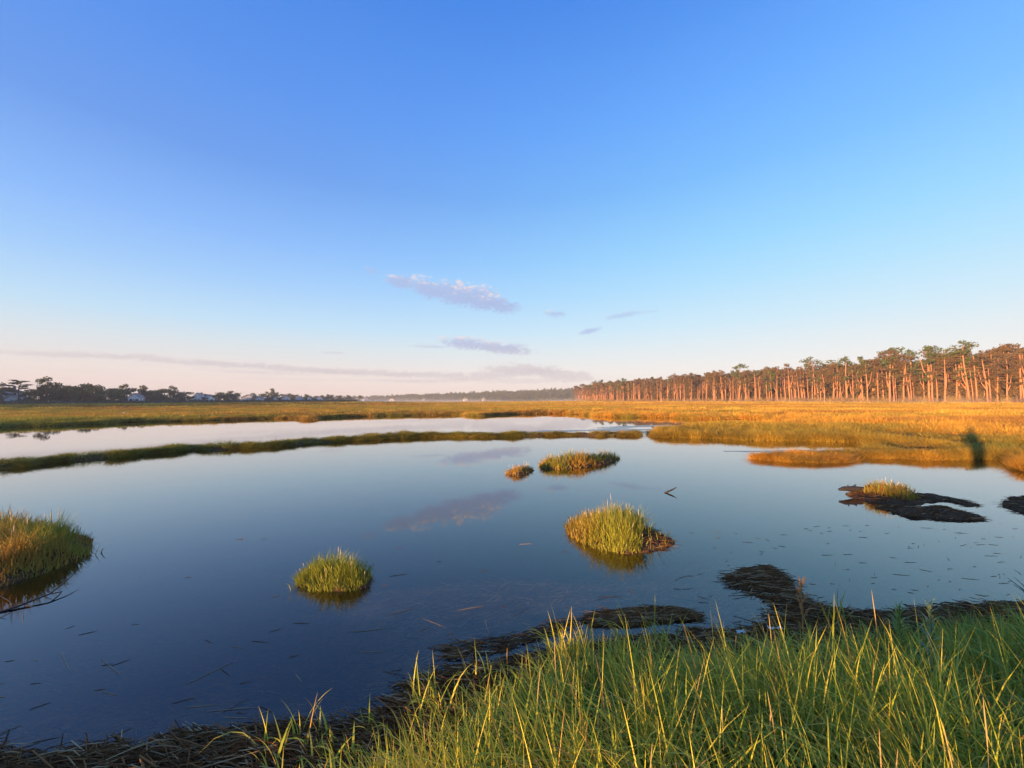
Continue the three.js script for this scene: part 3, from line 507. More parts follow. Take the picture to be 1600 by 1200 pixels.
// a pine of the drowned wood: long bare pale trunk, ragged flat crown; alive 0..1
function pineParts(seed, alive) {
  const rnd = mulberry(seed), H = 12, wood = [], crown = { pos: [], idx: [], col: [] }, lx = (rnd() - 0.5) * 1.6, lz = (rnd() - 0.5) * 1.2, wob = rnd() * 6, r0 = 0.17 + 0.09 * rnd();
  const axis = (t) => [lx * t * t + 0.22 * Math.sin(t * 5 + wob) * t, H * t, lz * t * t + 0.22 * Math.cos(t * 4 + wob) * t];
  const top = alive ? 0.95 : 0.7 + 0.38 * rnd(), pts = [];
  for (let i = 0; i <= 9; i++) { const t = (i / 9) * top; pts.push([...axis(t), r0 * (1 - 0.8 * t) * (i === 0 ? 1.35 : 1)]); }
  pts[0][1] = -0.4;
  wood.push(limb(pts, 6));
  if (rnd() < 0.35) { const t = 0.25 + 0.3 * rnd(), p = axis(t), a = rnd() * 6.28, q = [p]; wood.push(limb([[...p, r0 * 0.6], [p[0] + Math.cos(a) * 0.7, p[1] + 1.6, p[2] + Math.sin(a) * 0.7, r0 * 0.45], [p[0] + Math.cos(a) * 1.0, p[1] + 4.2, p[2] + Math.sin(a) * 1.0, r0 * 0.2]], 5)); }
  const n = 13 + Math.floor(rnd() * 7);
  for (let i = 0; i < n; i++) {
    const t = lerp(0.3, top * 0.98, Math.pow((i + rnd()) / n, 0.8)), p = axis(t), a = rnd() * 6.283, L = (t < 0.5 ? 0.5 + 0.8 * rnd() : 1.1 + 1.6 * rnd()) * (t > 0.85 ? 0.75 : 1), up = (rnd() - 0.25) * 0.7;
    const e = [p[0] + Math.cos(a) * L, p[1] + up * L, p[2] + Math.sin(a) * L], mid = [lerp(p[0], e[0], 0.55), lerp(p[1], e[1], 0.4) + 0.05, lerp(p[2], e[2], 0.55)];
    wood.push(limb([[...p, 0.05 * (1.25 - t)], [...mid, 0.035 * (1.2 - t)], [...e, 0.01]], 4, false));
    for (let k = 0; k < 2; k++) { const b = a + (rnd() - 0.5) * 1.8, l2 = 0.35 + 0.5 * rnd(); wood.push(limb([[...mid, 0.016], [mid[0] + Math.cos(b) * l2, mid[1] + (rnd() - 0.2) * 0.5, mid[2] + Math.sin(b) * l2, 0.005]], 3, false)); }
    if (alive && t > 0.36 + 0.14 * (1 - alive)) {
      leaves(crown, rnd, Math.round(44 * alive), e[0], e[1] + 0.1, e[2], 0.85, 0.5, 0.85, 0.19, 0.9);
      if (t > 0.6) leaves(crown, rnd, Math.round(34 * alive), mid[0], mid[1] + 0.3, mid[2], 0.75, 0.6, 0.75, 0.19, 0.9);
    }
  }
  if (alive) leaves(crown, rnd, Math.round(70 * alive), axis(top)[0], axis(top)[1], axis(top)[2], 0.7, 0.7, 0.7, 0.19, 0.9);
  return { wood: merged(wood), crown: alive ? leafGeo(crown) : null };
}
function tree(parts, bark, foliage) { const root = new THREE.Group(); part(parts.wood, bark, 'trunk', root); if (parts.crown) part(parts.crown, foliage, 'crown', root); return root; }
// rounded trees of the far left shore
function roundParts(seed, w, h, trunk) {
  const rnd = mulberry(seed), wood = [limb([[0, -0.4, 0, 0.28], [0.1, trunk, 0.05, 0.2], [0.25, trunk + (h - trunk) * 0.6, 0, 0.08]], 6)], crown = { pos: [], idx: [], col: [] };
  const n = 16;
  for (let i = 0; i < n; i++) {
    const a = rnd() * 6.283, t = rnd(), q = w * 0.5 * Math.sqrt(rnd()) * (0.55 + 0.45 * Math.sin(Math.PI * (0.15 + 0.75 * t))), y = lerp(trunk * 0.8, h - w * 0.12, t), e = [q * Math.cos(a), y, q * Math.sin(a)];
    wood.push(limb([[0.1, trunk * 0.8, 0, 0.09], [e[0] * 0.6, lerp(trunk, y, 0.7), e[2] * 0.6, 0.05], [...e, 0.02]], 4, false));
    leaves(crown, rnd, 95, e[0], e[1], e[2], w * 0.2, h * 0.11, w * 0.2, 0.3, 1.2);
  }
  return { wood: merged(wood), crown: leafGeo(crown) };
}
const rounds = [tree(roundParts(31, 7, 7.5, 1.4), barkDark, leafDark), tree(roundParts(32, 9, 7, 1.2), barkDark, leafMid), tree(roundParts(33, 5.5, 8.5, 1.6), barkDark, leafDark), tree(roundParts(34, 8, 6, 1.0), barkDark, leafDark)];
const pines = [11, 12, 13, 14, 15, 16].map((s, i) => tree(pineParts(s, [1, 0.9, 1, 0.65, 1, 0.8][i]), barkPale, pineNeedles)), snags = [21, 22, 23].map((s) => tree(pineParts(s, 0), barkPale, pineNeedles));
const woodEdge = [[118, -58], [104, -77], [95, -95], [94, -128], [84, -167], [68, -203], [58, -248], [55, -330]];
function alongEdge(t) { const k = clamp(t, 0, 0.99999) * (woodEdge.length - 1), i = Math.floor(k), f = k - i; return [lerp(woodEdge[i][0], woodEdge[i + 1][0], f), lerp(woodEdge[i][1], woodEdge[i + 1][1], f)]; }
{
  const rnd = mulberry(501), spots = [];
  const lengths = woodEdge.slice(1).map((p, i) => Math.hypot(p[0] - woodEdge[i][0], p[1] - woodEdge[i][1])), total = lengths.reduce((a, b) => a + b, 0);
  const at = (s) => { let i = 0; while (i < lengths.length - 1 && s > lengths[i]) s -= lengths[i++]; const f = s / lengths[i], a = woodEdge[i], b = woodEdge[i + 1]; return [lerp(a[0], b[0], f), lerp(a[1], b[1], f)]; };
  const rows = [[0, 1.5, 0.5], [2.4, 2.0, 0.35], [5.0, 2.9, 0.2]];
  for (const [back, step, dead] of rows) for (let s = rnd() * step; s < total; s += step * (0.55 + 0.9 * rnd()) * lerp(1, 1.9, s / total)) { const [x, z] = at(s); spots.push([x + back + (rnd() - 0.5) * 2.2, z + (rnd() - 0.5) * 2.0 + back * 0.2, rnd() < dead, s / total]); }
  spots.sort((a, b) => Math.hypot(a[0], a[1]) - Math.hypot(b[0], b[1]));
  const kept = spots.slice(0, 296), rest = spots.slice(296);
  for (const [x, z, dead, t] of kept) {
    const src = dead ? snags[Math.floor(rnd() * snags.length)] : pines[Math.floor(rnd() * pines.length)], o = src.clone(), k = (0.74 + 0.42 * rnd()) * (dead ? 0.92 : 1) * lerp(1.0, 0.98, t);
    const dark = !dead && rnd() < 0.2, q = dark ? k * 1.12 : k;
    if (dark) o.children[1].material = leafMid;
    o.position.set(x, heightAt(x, z) - 0.05, z); o.rotation.y = rnd() * 6.283; o.rotation.z = (rnd() - 0.5) * 0.1; o.scale.set(q, q, q);
    const where = t < 0.12 ? 'at the right-edge end of the wood' : t < 0.3 ? 'in the right half of the wood' : t < 0.55 ? 'in the middle of the wood' : 'at the far low end of the wood';
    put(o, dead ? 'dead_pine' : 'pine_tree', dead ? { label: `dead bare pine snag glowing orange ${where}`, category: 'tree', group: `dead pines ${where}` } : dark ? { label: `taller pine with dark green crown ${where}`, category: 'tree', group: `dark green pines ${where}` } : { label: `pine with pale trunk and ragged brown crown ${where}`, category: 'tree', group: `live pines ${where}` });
  }
  // the depth of the wood behind the trees one can tell apart
  const deep = pines.slice(0, 4).map(() => []);
  for (const [x, z] of rest) deep[Math.floor(rnd() * 4)].push([x, z]);
  for (let i = 0; i < 900; i++) { const [x, z] = at(rnd() * total); deep[Math.floor(rnd() * 4)].push([x + 8 + rnd() * 40, z + rnd() * 6]); }
  const root = new THREE.Group();
  deep.forEach((l, k) => {
    const list = l.map(([x, z]) => ({ x, z, y: heightAt(x, z) - 0.05, turn: rnd() * 6.283, sx: 0.88 + 0.28 * rnd() }));
    for (const c of pines[k].children) { const m = instanced(c.geometry, c.material, list); m.name = c.name === 'trunk' ? 'trunks' : 'crowns'; m.userData.kind = 'stuff'; root.add(m); }
  });
  const under = [rounds[0], rounds[2]];
  under.forEach((src, k) => {
    const list = [];
    for (let i = 0; i < 420; i++) { const [x, z] = at(rnd() * total), X = x + 5 + rnd() * 26, Z = z + rnd() * 6; list.push({ x: X, z: Z, y: heightAt(X, Z) - 0.3, turn: rnd() * 6.283, sx: 0.8 + 0.5 * rnd(), sy: 0.7 + 0.5 * rnd() }); }
    const m = instanced(src.children[1].geometry, pineNeedles, list); m.name = 'undergrowth'; m.userData.kind = 'stuff'; root.add(m);
  });
  put(root, 'deep_woodland', { kind: 'stuff', label: 'shaded depth of the pine wood behind its sunlit edge', category: 'woodland' });
  // brush and reeds along the foot of the wood
  const brush = [61, 62].map((s) => { const r = mulberry(s), g = []; for (let i = 0; i < 34; i++) { const a = r() * 6.28, q = r() * 0.9, h = 0.5 + r() * 1.1, l = (r() - 0.5) * 0.8; g.push(limb([[q * Math.cos(a), -0.1, q * Math.sin(a), 0.016], [q * Math.cos(a) + l * 0.4, h * 0.6, q * Math.sin(a) + (r() - 0.5) * 0.3, 0.012], [q * Math.cos(a) + l, h, q * Math.sin(a) + (r() - 0.5) * 0.6, 0.004]], 3, false)); } return paint(merged(g), [1, 1, 1]); });
  const lists = [[], []];
  for (let i = 0; i < 900; i++) { const s = rnd() * total, [x, z] = at(s), q = rnd(), X = x - 2.5 + q * 6, Z = z + (rnd() - 0.5) * 4; lists[i % 2].push({ x: X, z: Z, y: heightAt(X, Z), turn: rnd() * 6.28, sx: 0.8 + 0.6 * rnd(), c: rnd() < 0.5 ? C(0.33, 0.22, 0.14) : C(0.4, 0.27, 0.09) }); }
  const b = new THREE.Group();
  lists.forEach((l, k) => { const m = instanced(brush[k], reedMat, l); m.name = 'brush'; m.userData.kind = 'stuff'; b.add(m); });
  put(b, 'woodland_brush', { kind: 'stuff', label: 'reddish brush and dead reeds along the foot of the pine wood', category: 'brush' });
}
const layered = (() => {                                       // the lone flat-topped pine
  const rnd = mulberry(35), wood = [limb([[0, -0.4, 0, 0.3], [0.15, 2.5, 0, 0.24], [-0.1, 5, 0.1, 0.17], [0.5, 7.8, 0, 0.07]], 7)], crown = { pos: [], idx: [], col: [] };
  for (let i = 0; i < 15; i++) {
    const t = (i + rnd() * 0.5) / 15, y = lerp(2.9, 8.2, t), L = lerp(2.6, 3.9, Math.sin(Math.PI * clamp(t * 1.15, 0, 1))) * (0.65 + 0.4 * rnd()) * (t > 0.9 ? 0.5 : 1), a = i * 2.4 + rnd(), e = [Math.cos(a) * L, y + 0.35, Math.sin(a) * L];
    wood.push(limb([[0.1, y - 0.3, 0, 0.09], [e[0] * 0.5, y, e[2] * 0.5, 0.06], [...e, 0.02]], 4, false));
    for (const f of [0.55, 0.8, 1]) leaves(crown, rnd, 46, e[0] * f, y + 0.4 * f, e[2] * f, 1.05, 0.22, 1.05, 0.22, 0.4);
  }
  return tree({ wood: merged(wood), crown: leafGeo(crown) }, barkDark, leafDark);
})();
function polar(azDeg, r) { return [r * Math.sin(rad(azDeg)), -r * Math.cos(rad(azDeg))]; }
const fromPx = (px) => Math.atan((px - 800) / 600) * 57.2958;
layered.position.set(-164.5, heightAt(-164.5, -128) - 0.05, -128); layered.rotation.y = 0.6;
put(layered, 'flat_topped_pine', { label: 'lone flat-topped pine in front of the blue-grey house at far left', category: 'tree' });
{
  const rnd = mulberry(601), specs = [];
  // bearing (as a plan angle), forward distance, kind, scale
  for (const [px, zf, kind, k] of [[4, 150, 2, 0.85], [48, 140, 3, 0.75], [62, 138, 1, 0.9], [74, 136, 2, 1.0], [90, 142, 0, 0.98], [104, 140, 1, 1.05], [116, 138, 0, 1.02], [128, 141, 1, 1.1], [140, 146, 0, 1.0], [152, 150, 2, 0.85], [164, 152, 1, 0.9], [176, 160, 0, 0.88], [188, 168, 3, 1.05], [199, 172, 2, 0.95], [224, 178, 2, 0.95], [235, 185, 0, 0.95], [246, 190, 3, 1.1], [256, 196, 1, 1.05], [266, 200, 2, 0.95], [278, 205, 0, 1.0], [288, 212, 3, 1.0], [342, 240, 1, 1.0], [352, 246, 0, 1.0], [362, 252, 3, 1.0], [374, 270, 1, 0.95], [402, 300, 0, 1.0], [414, 300, 2, 0.9], [427, 300, 2, 1.15], [436, 310, 3, 1.0], [448, 330, 1, 1.0], [462, 340, 3, 1.0], [482, 350, 1, 0.95], [496, 360, 3, 0.9], [508, 365, 0, 0.95], [520, 370, 1, 1.0], [532, 380, 3, 1.0], [545, 390, 0, 0.95], [560, 400, 1, 0.9], [330, 236, 3, 0.8], [315, 234, 0, 0.8], [390, 285, 3, 0.8], [318, 222, 3, 0.5], [396, 262, 3, 0.6], [438, 292, 3, 0.6], [457, 300, 2, 0.6], [476, 318, 3, 0.6], [491, 330, 0, 0.55], [300, 220, 3, 0.6], [421, 290, 0, 0.7]]) specs.push([(px - 800) / 600 * zf, -zf, kind, k]);
  for (const [x, z, kind, k0] of specs) {
    const o = rounds[kind].clone(), k = k0 * (1.05 + 0.15 * rnd());
    o.position.set(x, heightAt(x, z) - 0.1, z); o.rotation.y = rnd() * 6.283; o.scale.setScalar(k);
    const px = 800 - x / z * 600, where = px < 30 ? 'behind the blue-grey house at far left' : px < 80 ? 'just right of the lone flat-topped pine' : px < 160 ? 'in the dense mass left of the small white house' : px < 206 ? 'directly left of the small white house' : px < 292 ? 'between the small white house and the cream gable' : px < 380 ? 'among the white steep-roofed houses of the shore' : px < 440 ? 'beside the broad grey house of the shore' : px < 505 ? 'between the red-roofed houses of the shore' : 'at the low right end of the far left shore';
    put(o, 'shore_tree', { label: `rounded dark green tree ${where}`, category: 'tree', group: `shore trees ${where}` });
  }
  // unseen trees added beyond the left edge keep the low sun off here
  const more = rounds.map(() => []);
  for (let i = 0; i < 420; i++) { const s = lerp(-190, 150, rnd()), x = -250 + s * 0.25 - rnd() * 40, z = -150 + s * 0.9 + 60; const az = Math.atan2(x, -z) * 57.3; if (az > -57) continue; more[i % 4].push({ x, z, y: heightAt(x, z) - 0.1, turn: rnd() * 6.283, sx: 1.2 + 0.6 * rnd(), sy: 1.5 + 0.5 * rnd() }); }
  const root = new THREE.Group();
  more.forEach((l, k) => { for (const c of rounds[k].children) { const m = instanced(c.geometry, c.material, l); m.name = c.name === 'trunk' ? 'trunks' : 'crowns'; m.userData.kind = 'stuff'; root.add(m); } });
  put(root, 'added_shade_woodland', { kind: 'stuff', label: 'added wood continuing along the shore beyond the left edge, casting shade', category: 'woodland' });
  // scrub in front of the left shore
  const scrub = (() => { const r = mulberry(63), l = { pos: [], idx: [], col: [] }; for (let i = 0; i < 7; i++) leaves(l, r, 60, (r() - 0.5) * 3, 0.5 + r() * 0.5, (r() - 0.5) * 2, 0.9, 0.55, 0.8, 0.16, 1); return leafGeo(l); })();
  const list = [];
  for (let i = 0; i < 900; i++) { const az = lerp(-54, -22, rnd()), zf = lerp(108, 135, rnd()) + (az + 54) * 4.2, x = Math.tan(rad(az)) * zf; list.push({ x, z: -zf, y: heightAt(x, -zf) - 0.1, turn: rnd() * 6.28, sx: 0.8 + 0.6 * rnd(), sy: (0.6 + 0.6 * rnd()) }); }
  const m = instanced(scrub, needleMat('grey_scrub', 0.085, 0.095, 0.065), list);
  put(m, 'shore_scrub', { kind: 'stuff', label: 'grey-green scrub in front of the trees at far left', category: 'scrub' });
  const l2 = [];
  for (let i = 0; i < 260; i++) { const u = lerp(-52, 30, rnd()), s = -30 - rnd() * 12, x = s * SX + u * 0.653, z = s * SZ + u * 0.757; l2.push({ x, z, y: heightAt(x, z) - 0.25, turn: rnd() * 6.28, sx: 0.45 + 0.3 * rnd(), sy: 0.25 + 0.25 * rnd() }); }  // unseen scrub on the added ridge, making its shade line ragged
  put(instanced(scrub, leafMid, l2), 'added_ridge_scrub', { kind: 'stuff', label: 'unseen low scrub on the added ridge behind the viewer', category: 'scrub' });
}
// the far wooded ridge, half lost in haze
{
  const pos = [], idx = [], color = [], cols = 160, rows = 10;
  const top = (t) => 4 + 21 * smoothstep(t, 0.0, 1.0) + 2.5 * (fbm(t * 12, 3, 3) - 0.5);
  const place = (t, s) => { const az = lerp(-32, 16, t), r = lerp(820, 620, t) + s * 260; return polar(az, r); };
  for (let j = 0; j <= rows; j++) for (let i = 0; i <= cols; i++) { const t = i / cols, s = j / rows, [x, z] = place(t, s); pos.push(x, -1 + top(t) * 0.75 * Math.sin(Math.PI * Math.min(s * 0.8 + 0.02, 1)) * smoothstep(t, 0, 0.06), z); const n = fbm(x * 0.02, z * 0.02, 3); color.push(0.05 + 0.03 * n, 0.06 + 0.03 * n, 0.035); }
  for (let j = 0; j < rows; j++) for (let i = 0; i < cols; i++) { const a = j * (cols + 1) + i, b = a + cols + 1; idx.push(a, a + 1, b, a + 1, b + 1, b); }
  put(new THREE.Mesh(geometry(pos, idx, { color }), new THREE.MeshStandardMaterial({ name: 'wooded_slope', vertexColors: true, roughness: 1, side: THREE.DoubleSide })), 'hill', { kind: 'structure', label: 'low wooded ridge on the horizon, grey with haze' });
  const rnd = mulberry(701), lists = rounds.map(() => []);
  for (let i = 0; i < 1700; i++) { const t = rnd(), s = rnd() * 0.62, [x, z] = place(t, s), y = -1 + top(t) * 0.75 * Math.sin(Math.PI * (s * 0.8 + 0.02)) * smoothstep(t, 0, 0.06); lists[i % 4].push({ x, z, y: y - 0.5, turn: rnd() * 6.28, sx: 1.1 + 0.8 * rnd(), sy: 0.9 + 0.6 * rnd() }); }
  const root = new THREE.Group();
  lists.forEach((l, k) => { const c = rounds[k].children[1], m = instanced(c.geometry, c.material, l); m.name = 'crowns'; m.userData.kind = 'stuff'; root.add(m); });
  put(root, 'ridge_woodland', { kind: 'stuff', label: 'hazy far-off woodland covering the ridge on the horizon', category: 'woodland' });
}

// ---------------------------------------------------------------- houses of the far shore
function box(w, h, d, x, y, z) { const g = new THREE.BoxGeometry(w, h, d); g.translate(x, y, z); return g; }
const paintMat = (name, r, g, b) => new THREE.MeshStandardMaterial({ name, color: C(r, g, b), roughness: 0.8 });
const glassMat = new THREE.MeshPhysicalMaterial({ name: 'dark_window_glass', color: C(0.03, 0.035, 0.045), roughness: 0.08, metalness: 0 });
const trimMat = paintMat('white_trim', 0.72, 0.72, 0.7);
function house(x, z, turn, w, d, h, rh, wallC, roofC, label, storeys = 2, porch = false) {
  const root = new THREE.Group(), wm = paintMat('clapboard', ...wallC), rm = paintMat('shingles', ...roofC);
  const s = new THREE.Shape([[-w / 2, 0], [w / 2, 0], [w / 2, h], [0, h + rh], [-w / 2, h]].map((p) => new THREE.Vector2(...p)));
  const wall = new THREE.ExtrudeGeometry(s, { depth: d, bevelEnabled: false }); wall.translate(0, -0.6, -d / 2);
  const y0 = -0.6;
  part(wall, wm, 'wall', root);
  const slope = Math.atan2(rh, w / 2), L = Math.hypot(rh, w / 2) + 0.5, slabs = [-1, 1].map((k) => { const g = new THREE.BoxGeometry(L, 0.2, d + 0.8); g.rotateZ(-k * slope); g.translate(k * (w / 4 + 0.12), h + rh / 2 + 0.1 + y0, 0); return g; });
  const roof = part(merged(slabs), rm, 'roof', root);
  part(box(0.7, 1.5, 0.7, w * 0.18, h + rh * 0.75 + 0.5 + y0, -d * 0.2), paintMat('chimney_brick', 0.25, 0.14, 0.1), 'chimney', roof);
  const nx = Math.max(2, Math.round(w / 2.6)), nz = Math.max(2, Math.round(d / 2.8));
  for (let f = 0; f < storeys; f++) {
    const yy = y0 + 1.7 + f * 2.7;
    if (yy + 0.7 > h + y0) continue;
    for (let i = 0; i < nx; i++) for (const k of [-1, 1]) { const wx = lerp(-w / 2, w / 2, (i + 0.5) / nx), win = part(box(1.15, 1.5, 0.1, wx, yy, k * (d / 2 + 0.03)), trimMat, 'window', root); part(box(0.9, 1.25, 0.05, wx, yy, k * (d / 2 + 0.085)), glassMat, 'pane', win); }
    for (let i = 0; i < nz; i++) for (const k of [-1, 1]) { const wz = lerp(-d / 2, d / 2, (i + 0.5) / nz), win = part(box(0.1, 1.5, 1.15, k * (w / 2 + 0.03), yy, wz), trimMat, 'window', root); part(box(0.05, 1.25, 0.9, k * (w / 2 + 0.085), yy, wz), glassMat, 'pane', win); }
  }
  part(box(1.0, 2.1, 0.14, 0.0 + w * 0.02, y0 + 1.2, d / 2 + 0.06), paintMat('door_paint', 0.2, 0.22, 0.26), 'door', root);
  if (porch) { const p = part(box(w + 0.2, 0.18, 2.2, 0, 3.0 + y0, d / 2 + 1.15), trimMat, 'porch_roof', root); for (const k of [-1, -0.33, 0.33, 1]) part(box(0.16, 3.0, 0.16, k * w * 0.46, 1.5 + y0, d / 2 + 2.0), trimMat, 'post', p); }
  root.position.set(x, heightAt(x, z) + 0.35, z); root.rotation.y = turn;
  return put(root, 'house', { label, category: 'house' });
}
const hx = (px, zf) => (px - 800) / 600 * zf;
house(hx(13, 158), -158, 0.75, 7, 8, 5.4, 1.6, [0.3, 0.36, 0.46], [0.1, 0.1, 0.11], 'blue-grey two-storey house with porch behind the lone pine at far left', 2, true);
house(hx(213, 166), -166, 0.5, 3.9, 5, 2.9, 1.7, [0.88, 0.86, 0.8], [0.3, 0.29, 0.28], 'small bright white gabled house between dark trees, leftmost white one', 1);
house(hx(311, 226), -226, 0.35, 4.6, 5.9, 3.3, 2.6, [0.86, 0.8, 0.72], [0.4, 0.36, 0.34], 'steep-gabled cream house, tallest gable of the far left shore', 2);
house(hx(326, 229), -229, 0.9, 4.6, 5.3, 2.6, 1.9, [0.88, 0.86, 0.82], [0.35, 0.33, 0.33], 'white house with steep roof just right of the cream gable', 1);
house(hx(388, 264), -264, 0.4, 7.3, 5.3, 3.6, 1.8, [0.55, 0.55, 0.56], [0.3, 0.29, 0.3], 'broad grey house right of the two steep white ones', 2);
house(hx(404, 282), -282, 0.2, 5.3, 5.3, 2.9, 1.6, [0.7, 0.7, 0.72], [0.25, 0.25, 0.27], 'pale house beside the broad grey one', 2);
house(hx(446, 300), -300, 0.5, 5.9, 5.3, 3.3, 2.1, [0.72, 0.66, 0.62], [0.45, 0.22, 0.18], 'pinkish house with red roof on the far shore', 2);
house(hx(468, 322), -322, 0.3, 6.6, 5.3, 3.0, 1.8, [0.5, 0.54, 0.6], [0.3, 0.3, 0.33], 'slate-blue house right of the red roof', 2);
house(hx(499, 336), -336, 0.45, 5.3, 5.3, 3.2, 1.8, [0.78, 0.74, 0.7], [0.38, 0.2, 0.17], 'white house with rusty roof at the right end of the shore row', 2);
house(hx(560, 480), -480, 0.3, 7.8, 5.9, 3.2, 1.9, [0.6, 0.59, 0.57], [0.2, 0.2, 0.21], 'white far-off house before the hazy ridge, leftmost there', 2);
house(hx(571, 500), -500, 0.6, 5.9, 5.9, 3.2, 1.9, [0.7, 0.7, 0.7], [0.35, 0.3, 0.3], 'greyish far-off house touching the leftmost white one before the ridge', 2);
house(hx(612, 520), -520, 0.2, 5.9, 5.2, 2.4, 1.6, [0.74, 0.73, 0.72], [0.2, 0.2, 0.21], 'low pale far-off house under the left part of the ridge', 1);
house(hx(662, 540), -540, 0.3, 3.9, 3.9, 2.5, 1.8, [0.6, 0.59, 0.57], [0.2, 0.2, 0.21], 'tiny white far-off house under the middle of the ridge', 1);
house(hx(727, 560), -560, 0.4, 5.2, 5.2, 2.7, 1.8, [0.76, 0.75, 0.73], [0.2, 0.2, 0.21], 'white speck of a house right of the middle of the ridge', 1);
house(hx(756, 540), -540, 0.5, 3.9, 3.9, 2.8, 1.9, [0.6, 0.59, 0.57], [0.2, 0.2, 0.21], 'rightmost white house before the ridge, near the pine wood', 1);

house(hx(282, 214), -214, 0.6, 3.3, 4.0, 2.0, 1.3, [0.7, 0.69, 0.66], [0.3, 0.28, 0.27], 'low pale cottage half hidden left of the cream gable', 1);
house(hx(430, 296), -296, 0.5, 4.6, 4.6, 2.4, 1.6, [0.8, 0.79, 0.76], [0.3, 0.3, 0.3], 'low white house left of the red roof', 1);
house(hx(483, 330), -330, 0.2, 4.6, 4.6, 2.6, 1.6, [0.84, 0.8, 0.76], [0.34, 0.3, 0.3], 'pale cottage between the slate-blue house and the rusty roof', 1);
house(hx(28, 152), -152, 0.4, 4, 6, 2.4, 1.4, [0.42, 0.44, 0.44], [0.22, 0.22, 0.22], 'low grey shed just right of the blue-grey house', 1);

// ---------------------------------------------------------------- morning mist lying low over the marsh: a haze of tiny droplets
{
  const rnd = mulberry(901), drop = new THREE.BufferGeometry();
  drop.setAttribute('position', new THREE.Float32BufferAttribute([-0.5, -0.4, 0, 0.5, -0.4, 0, 0, 0.5, 0], 3)); drop.setAttribute('normal', new THREE.Float32BufferAttribute([0, 0, 1, 0, 0, 1, 0, 0, 1], 3)); drop.setIndex([0, 1, 2]);
  const list = [], add = (x, z, thick, size) => { const patch = fbm(x * 0.02 + 7, z * 0.02, 3); if (rnd() > smoothstep(patch, 0.3, 0.65)) return; list.push({ x, z, y: heightAt(x, z) + 0.25 - Math.log(1 - rnd() * 0.97) * thick, turn: rnd() * 6.283, lean: rnd() * 6.283, sx: size * (0.6 + 0.8 * rnd()) }); };
  for (let i = 0; i < 60000; i++) { const [x, z] = alongEdge(Math.pow(rnd(), 0.9)); add(x - 14 + rnd() * 22, z + (rnd() - 0.5) * 8, 0.7, 0.055); }
  for (let i = 0; i < 60000; i++) { const az = lerp(-22, 11, rnd()), r = lerp(190, 520, rnd()), [x, z] = polar(az, r); add(x, z, 1.1, 0.16); }
  put(instanced(drop, new THREE.MeshPhysicalMaterial({ name: 'mist_droplets', color: C(0.9, 0.9, 0.92), roughness: 1, specularIntensity: 0, transmission: 0.5, thickness: 0, side: THREE.DoubleSide }), list), 'ground_mist', { kind: 'stuff', label: 'thin low mist over the far marsh and the foot of the pine wood', category: 'mist' });
}

// ---------------------------------------------------------------- things in and by the water
const deadWood = new THREE.MeshStandardMaterial({ name: 'wet_dead_wood', color: C(0.045, 0.036, 0.034), roughness: 0.7, map: grain });
{
  const o = new THREE.Group(); o.position.set(2.77, 0, -7.06);
  part(limb([[-0.05, -0.1, 0.02, 0.018], [0, 0, 0, 0.017], [0.12, 0.05, 0.0, 0.015], [0.21, 0.095, -0.01, 0.005]], 6), deadWood, 'stick', o);
  put(o, 'slanting_stick', { label: 'short dark stick slanting out of the open water', category: 'stick' });
}
{
  const o = new THREE.Group(); o.position.set(-4.22, 0, -3.16); o.scale.set(0.85, 0.75, 0.9);
  part(limb([[-0.25, -0.06, 0.12, 0.0132], [-0.02, 0.0, 0.0, 0.0120], [0.1, 0.015, -0.12, 0.0108], [0.17, 0.04, -0.24, 0.0090], [0.2, 0.05, -0.3, 0.0078], [0.12, 0.1, -0.52, 0.0054], [0.02, 0.13, -0.7, 0.0024]], 6), deadWood, 'main_stem', o);
  for (const [a, b, c] of [[[0.02, 0.0, -0.03, 0.0078], [-0.07, 0.08, -0.1, 0.0054], [-0.1, 0.17, -0.2, 0.0024]], [[-0.08, 0.12, -0.14, 0.0042], [0.0, 0.07, -0.14, 0.0036], [0.1, 0.01, -0.12, 0.0030]], [[0.2, 0.05, -0.3, 0.0054], [0.19, 0.02, -0.38, 0.0048], [0.15, -0.01, -0.45, 0.0036]], [[0.13, 0.02, -0.16, 0.0048], [0.2, 0.01, -0.14, 0.0036], [0.25, -0.01, -0.16, 0.0024]]]) part(limb([a, b, c], 5), deadWood, 'twig', o);
  put(o, 'fallen_branch', { label: 'forked dead branch lying in the water at the left edge', category: 'branch' });
}
{
  const o = new THREE.Group(); o.position.set(5.92, 0.02, -6.8);
  part(limb([[0.4, 0.02, 0, 0.08], [0.2, 0.06, 0.02, 0.07], [0.05, 0.09, 0, 0.055], [-0.12, 0.1, 0.01, 0.04], [-0.22, 0.085, 0.02, 0.02]], 7), deadWood, 'log', o);
  for (const p of [[[0.08, 0.1, 0, 0.025], [0.07, 0.15, 0.0, 0.018], [0.09, 0.17, 0.01, 0.008]], [[-0.05, 0.1, 0, 0.025], [-0.07, 0.14, 0.02, 0.012], [-0.06, 0.17, 0.02, 0.005]], [[0.25, 0.08, 0, 0.03], [0.3, 0.14, 0, 0.025], [0.36, 0.15, 0.01, 0.012]]]) part(limb(p, 5), deadWood, 'stub', o);
  put(o, 'driftwood_stump', { label: 'gnarled black driftwood at the left tip of the tufted mud bar', category: 'driftwood' });
}
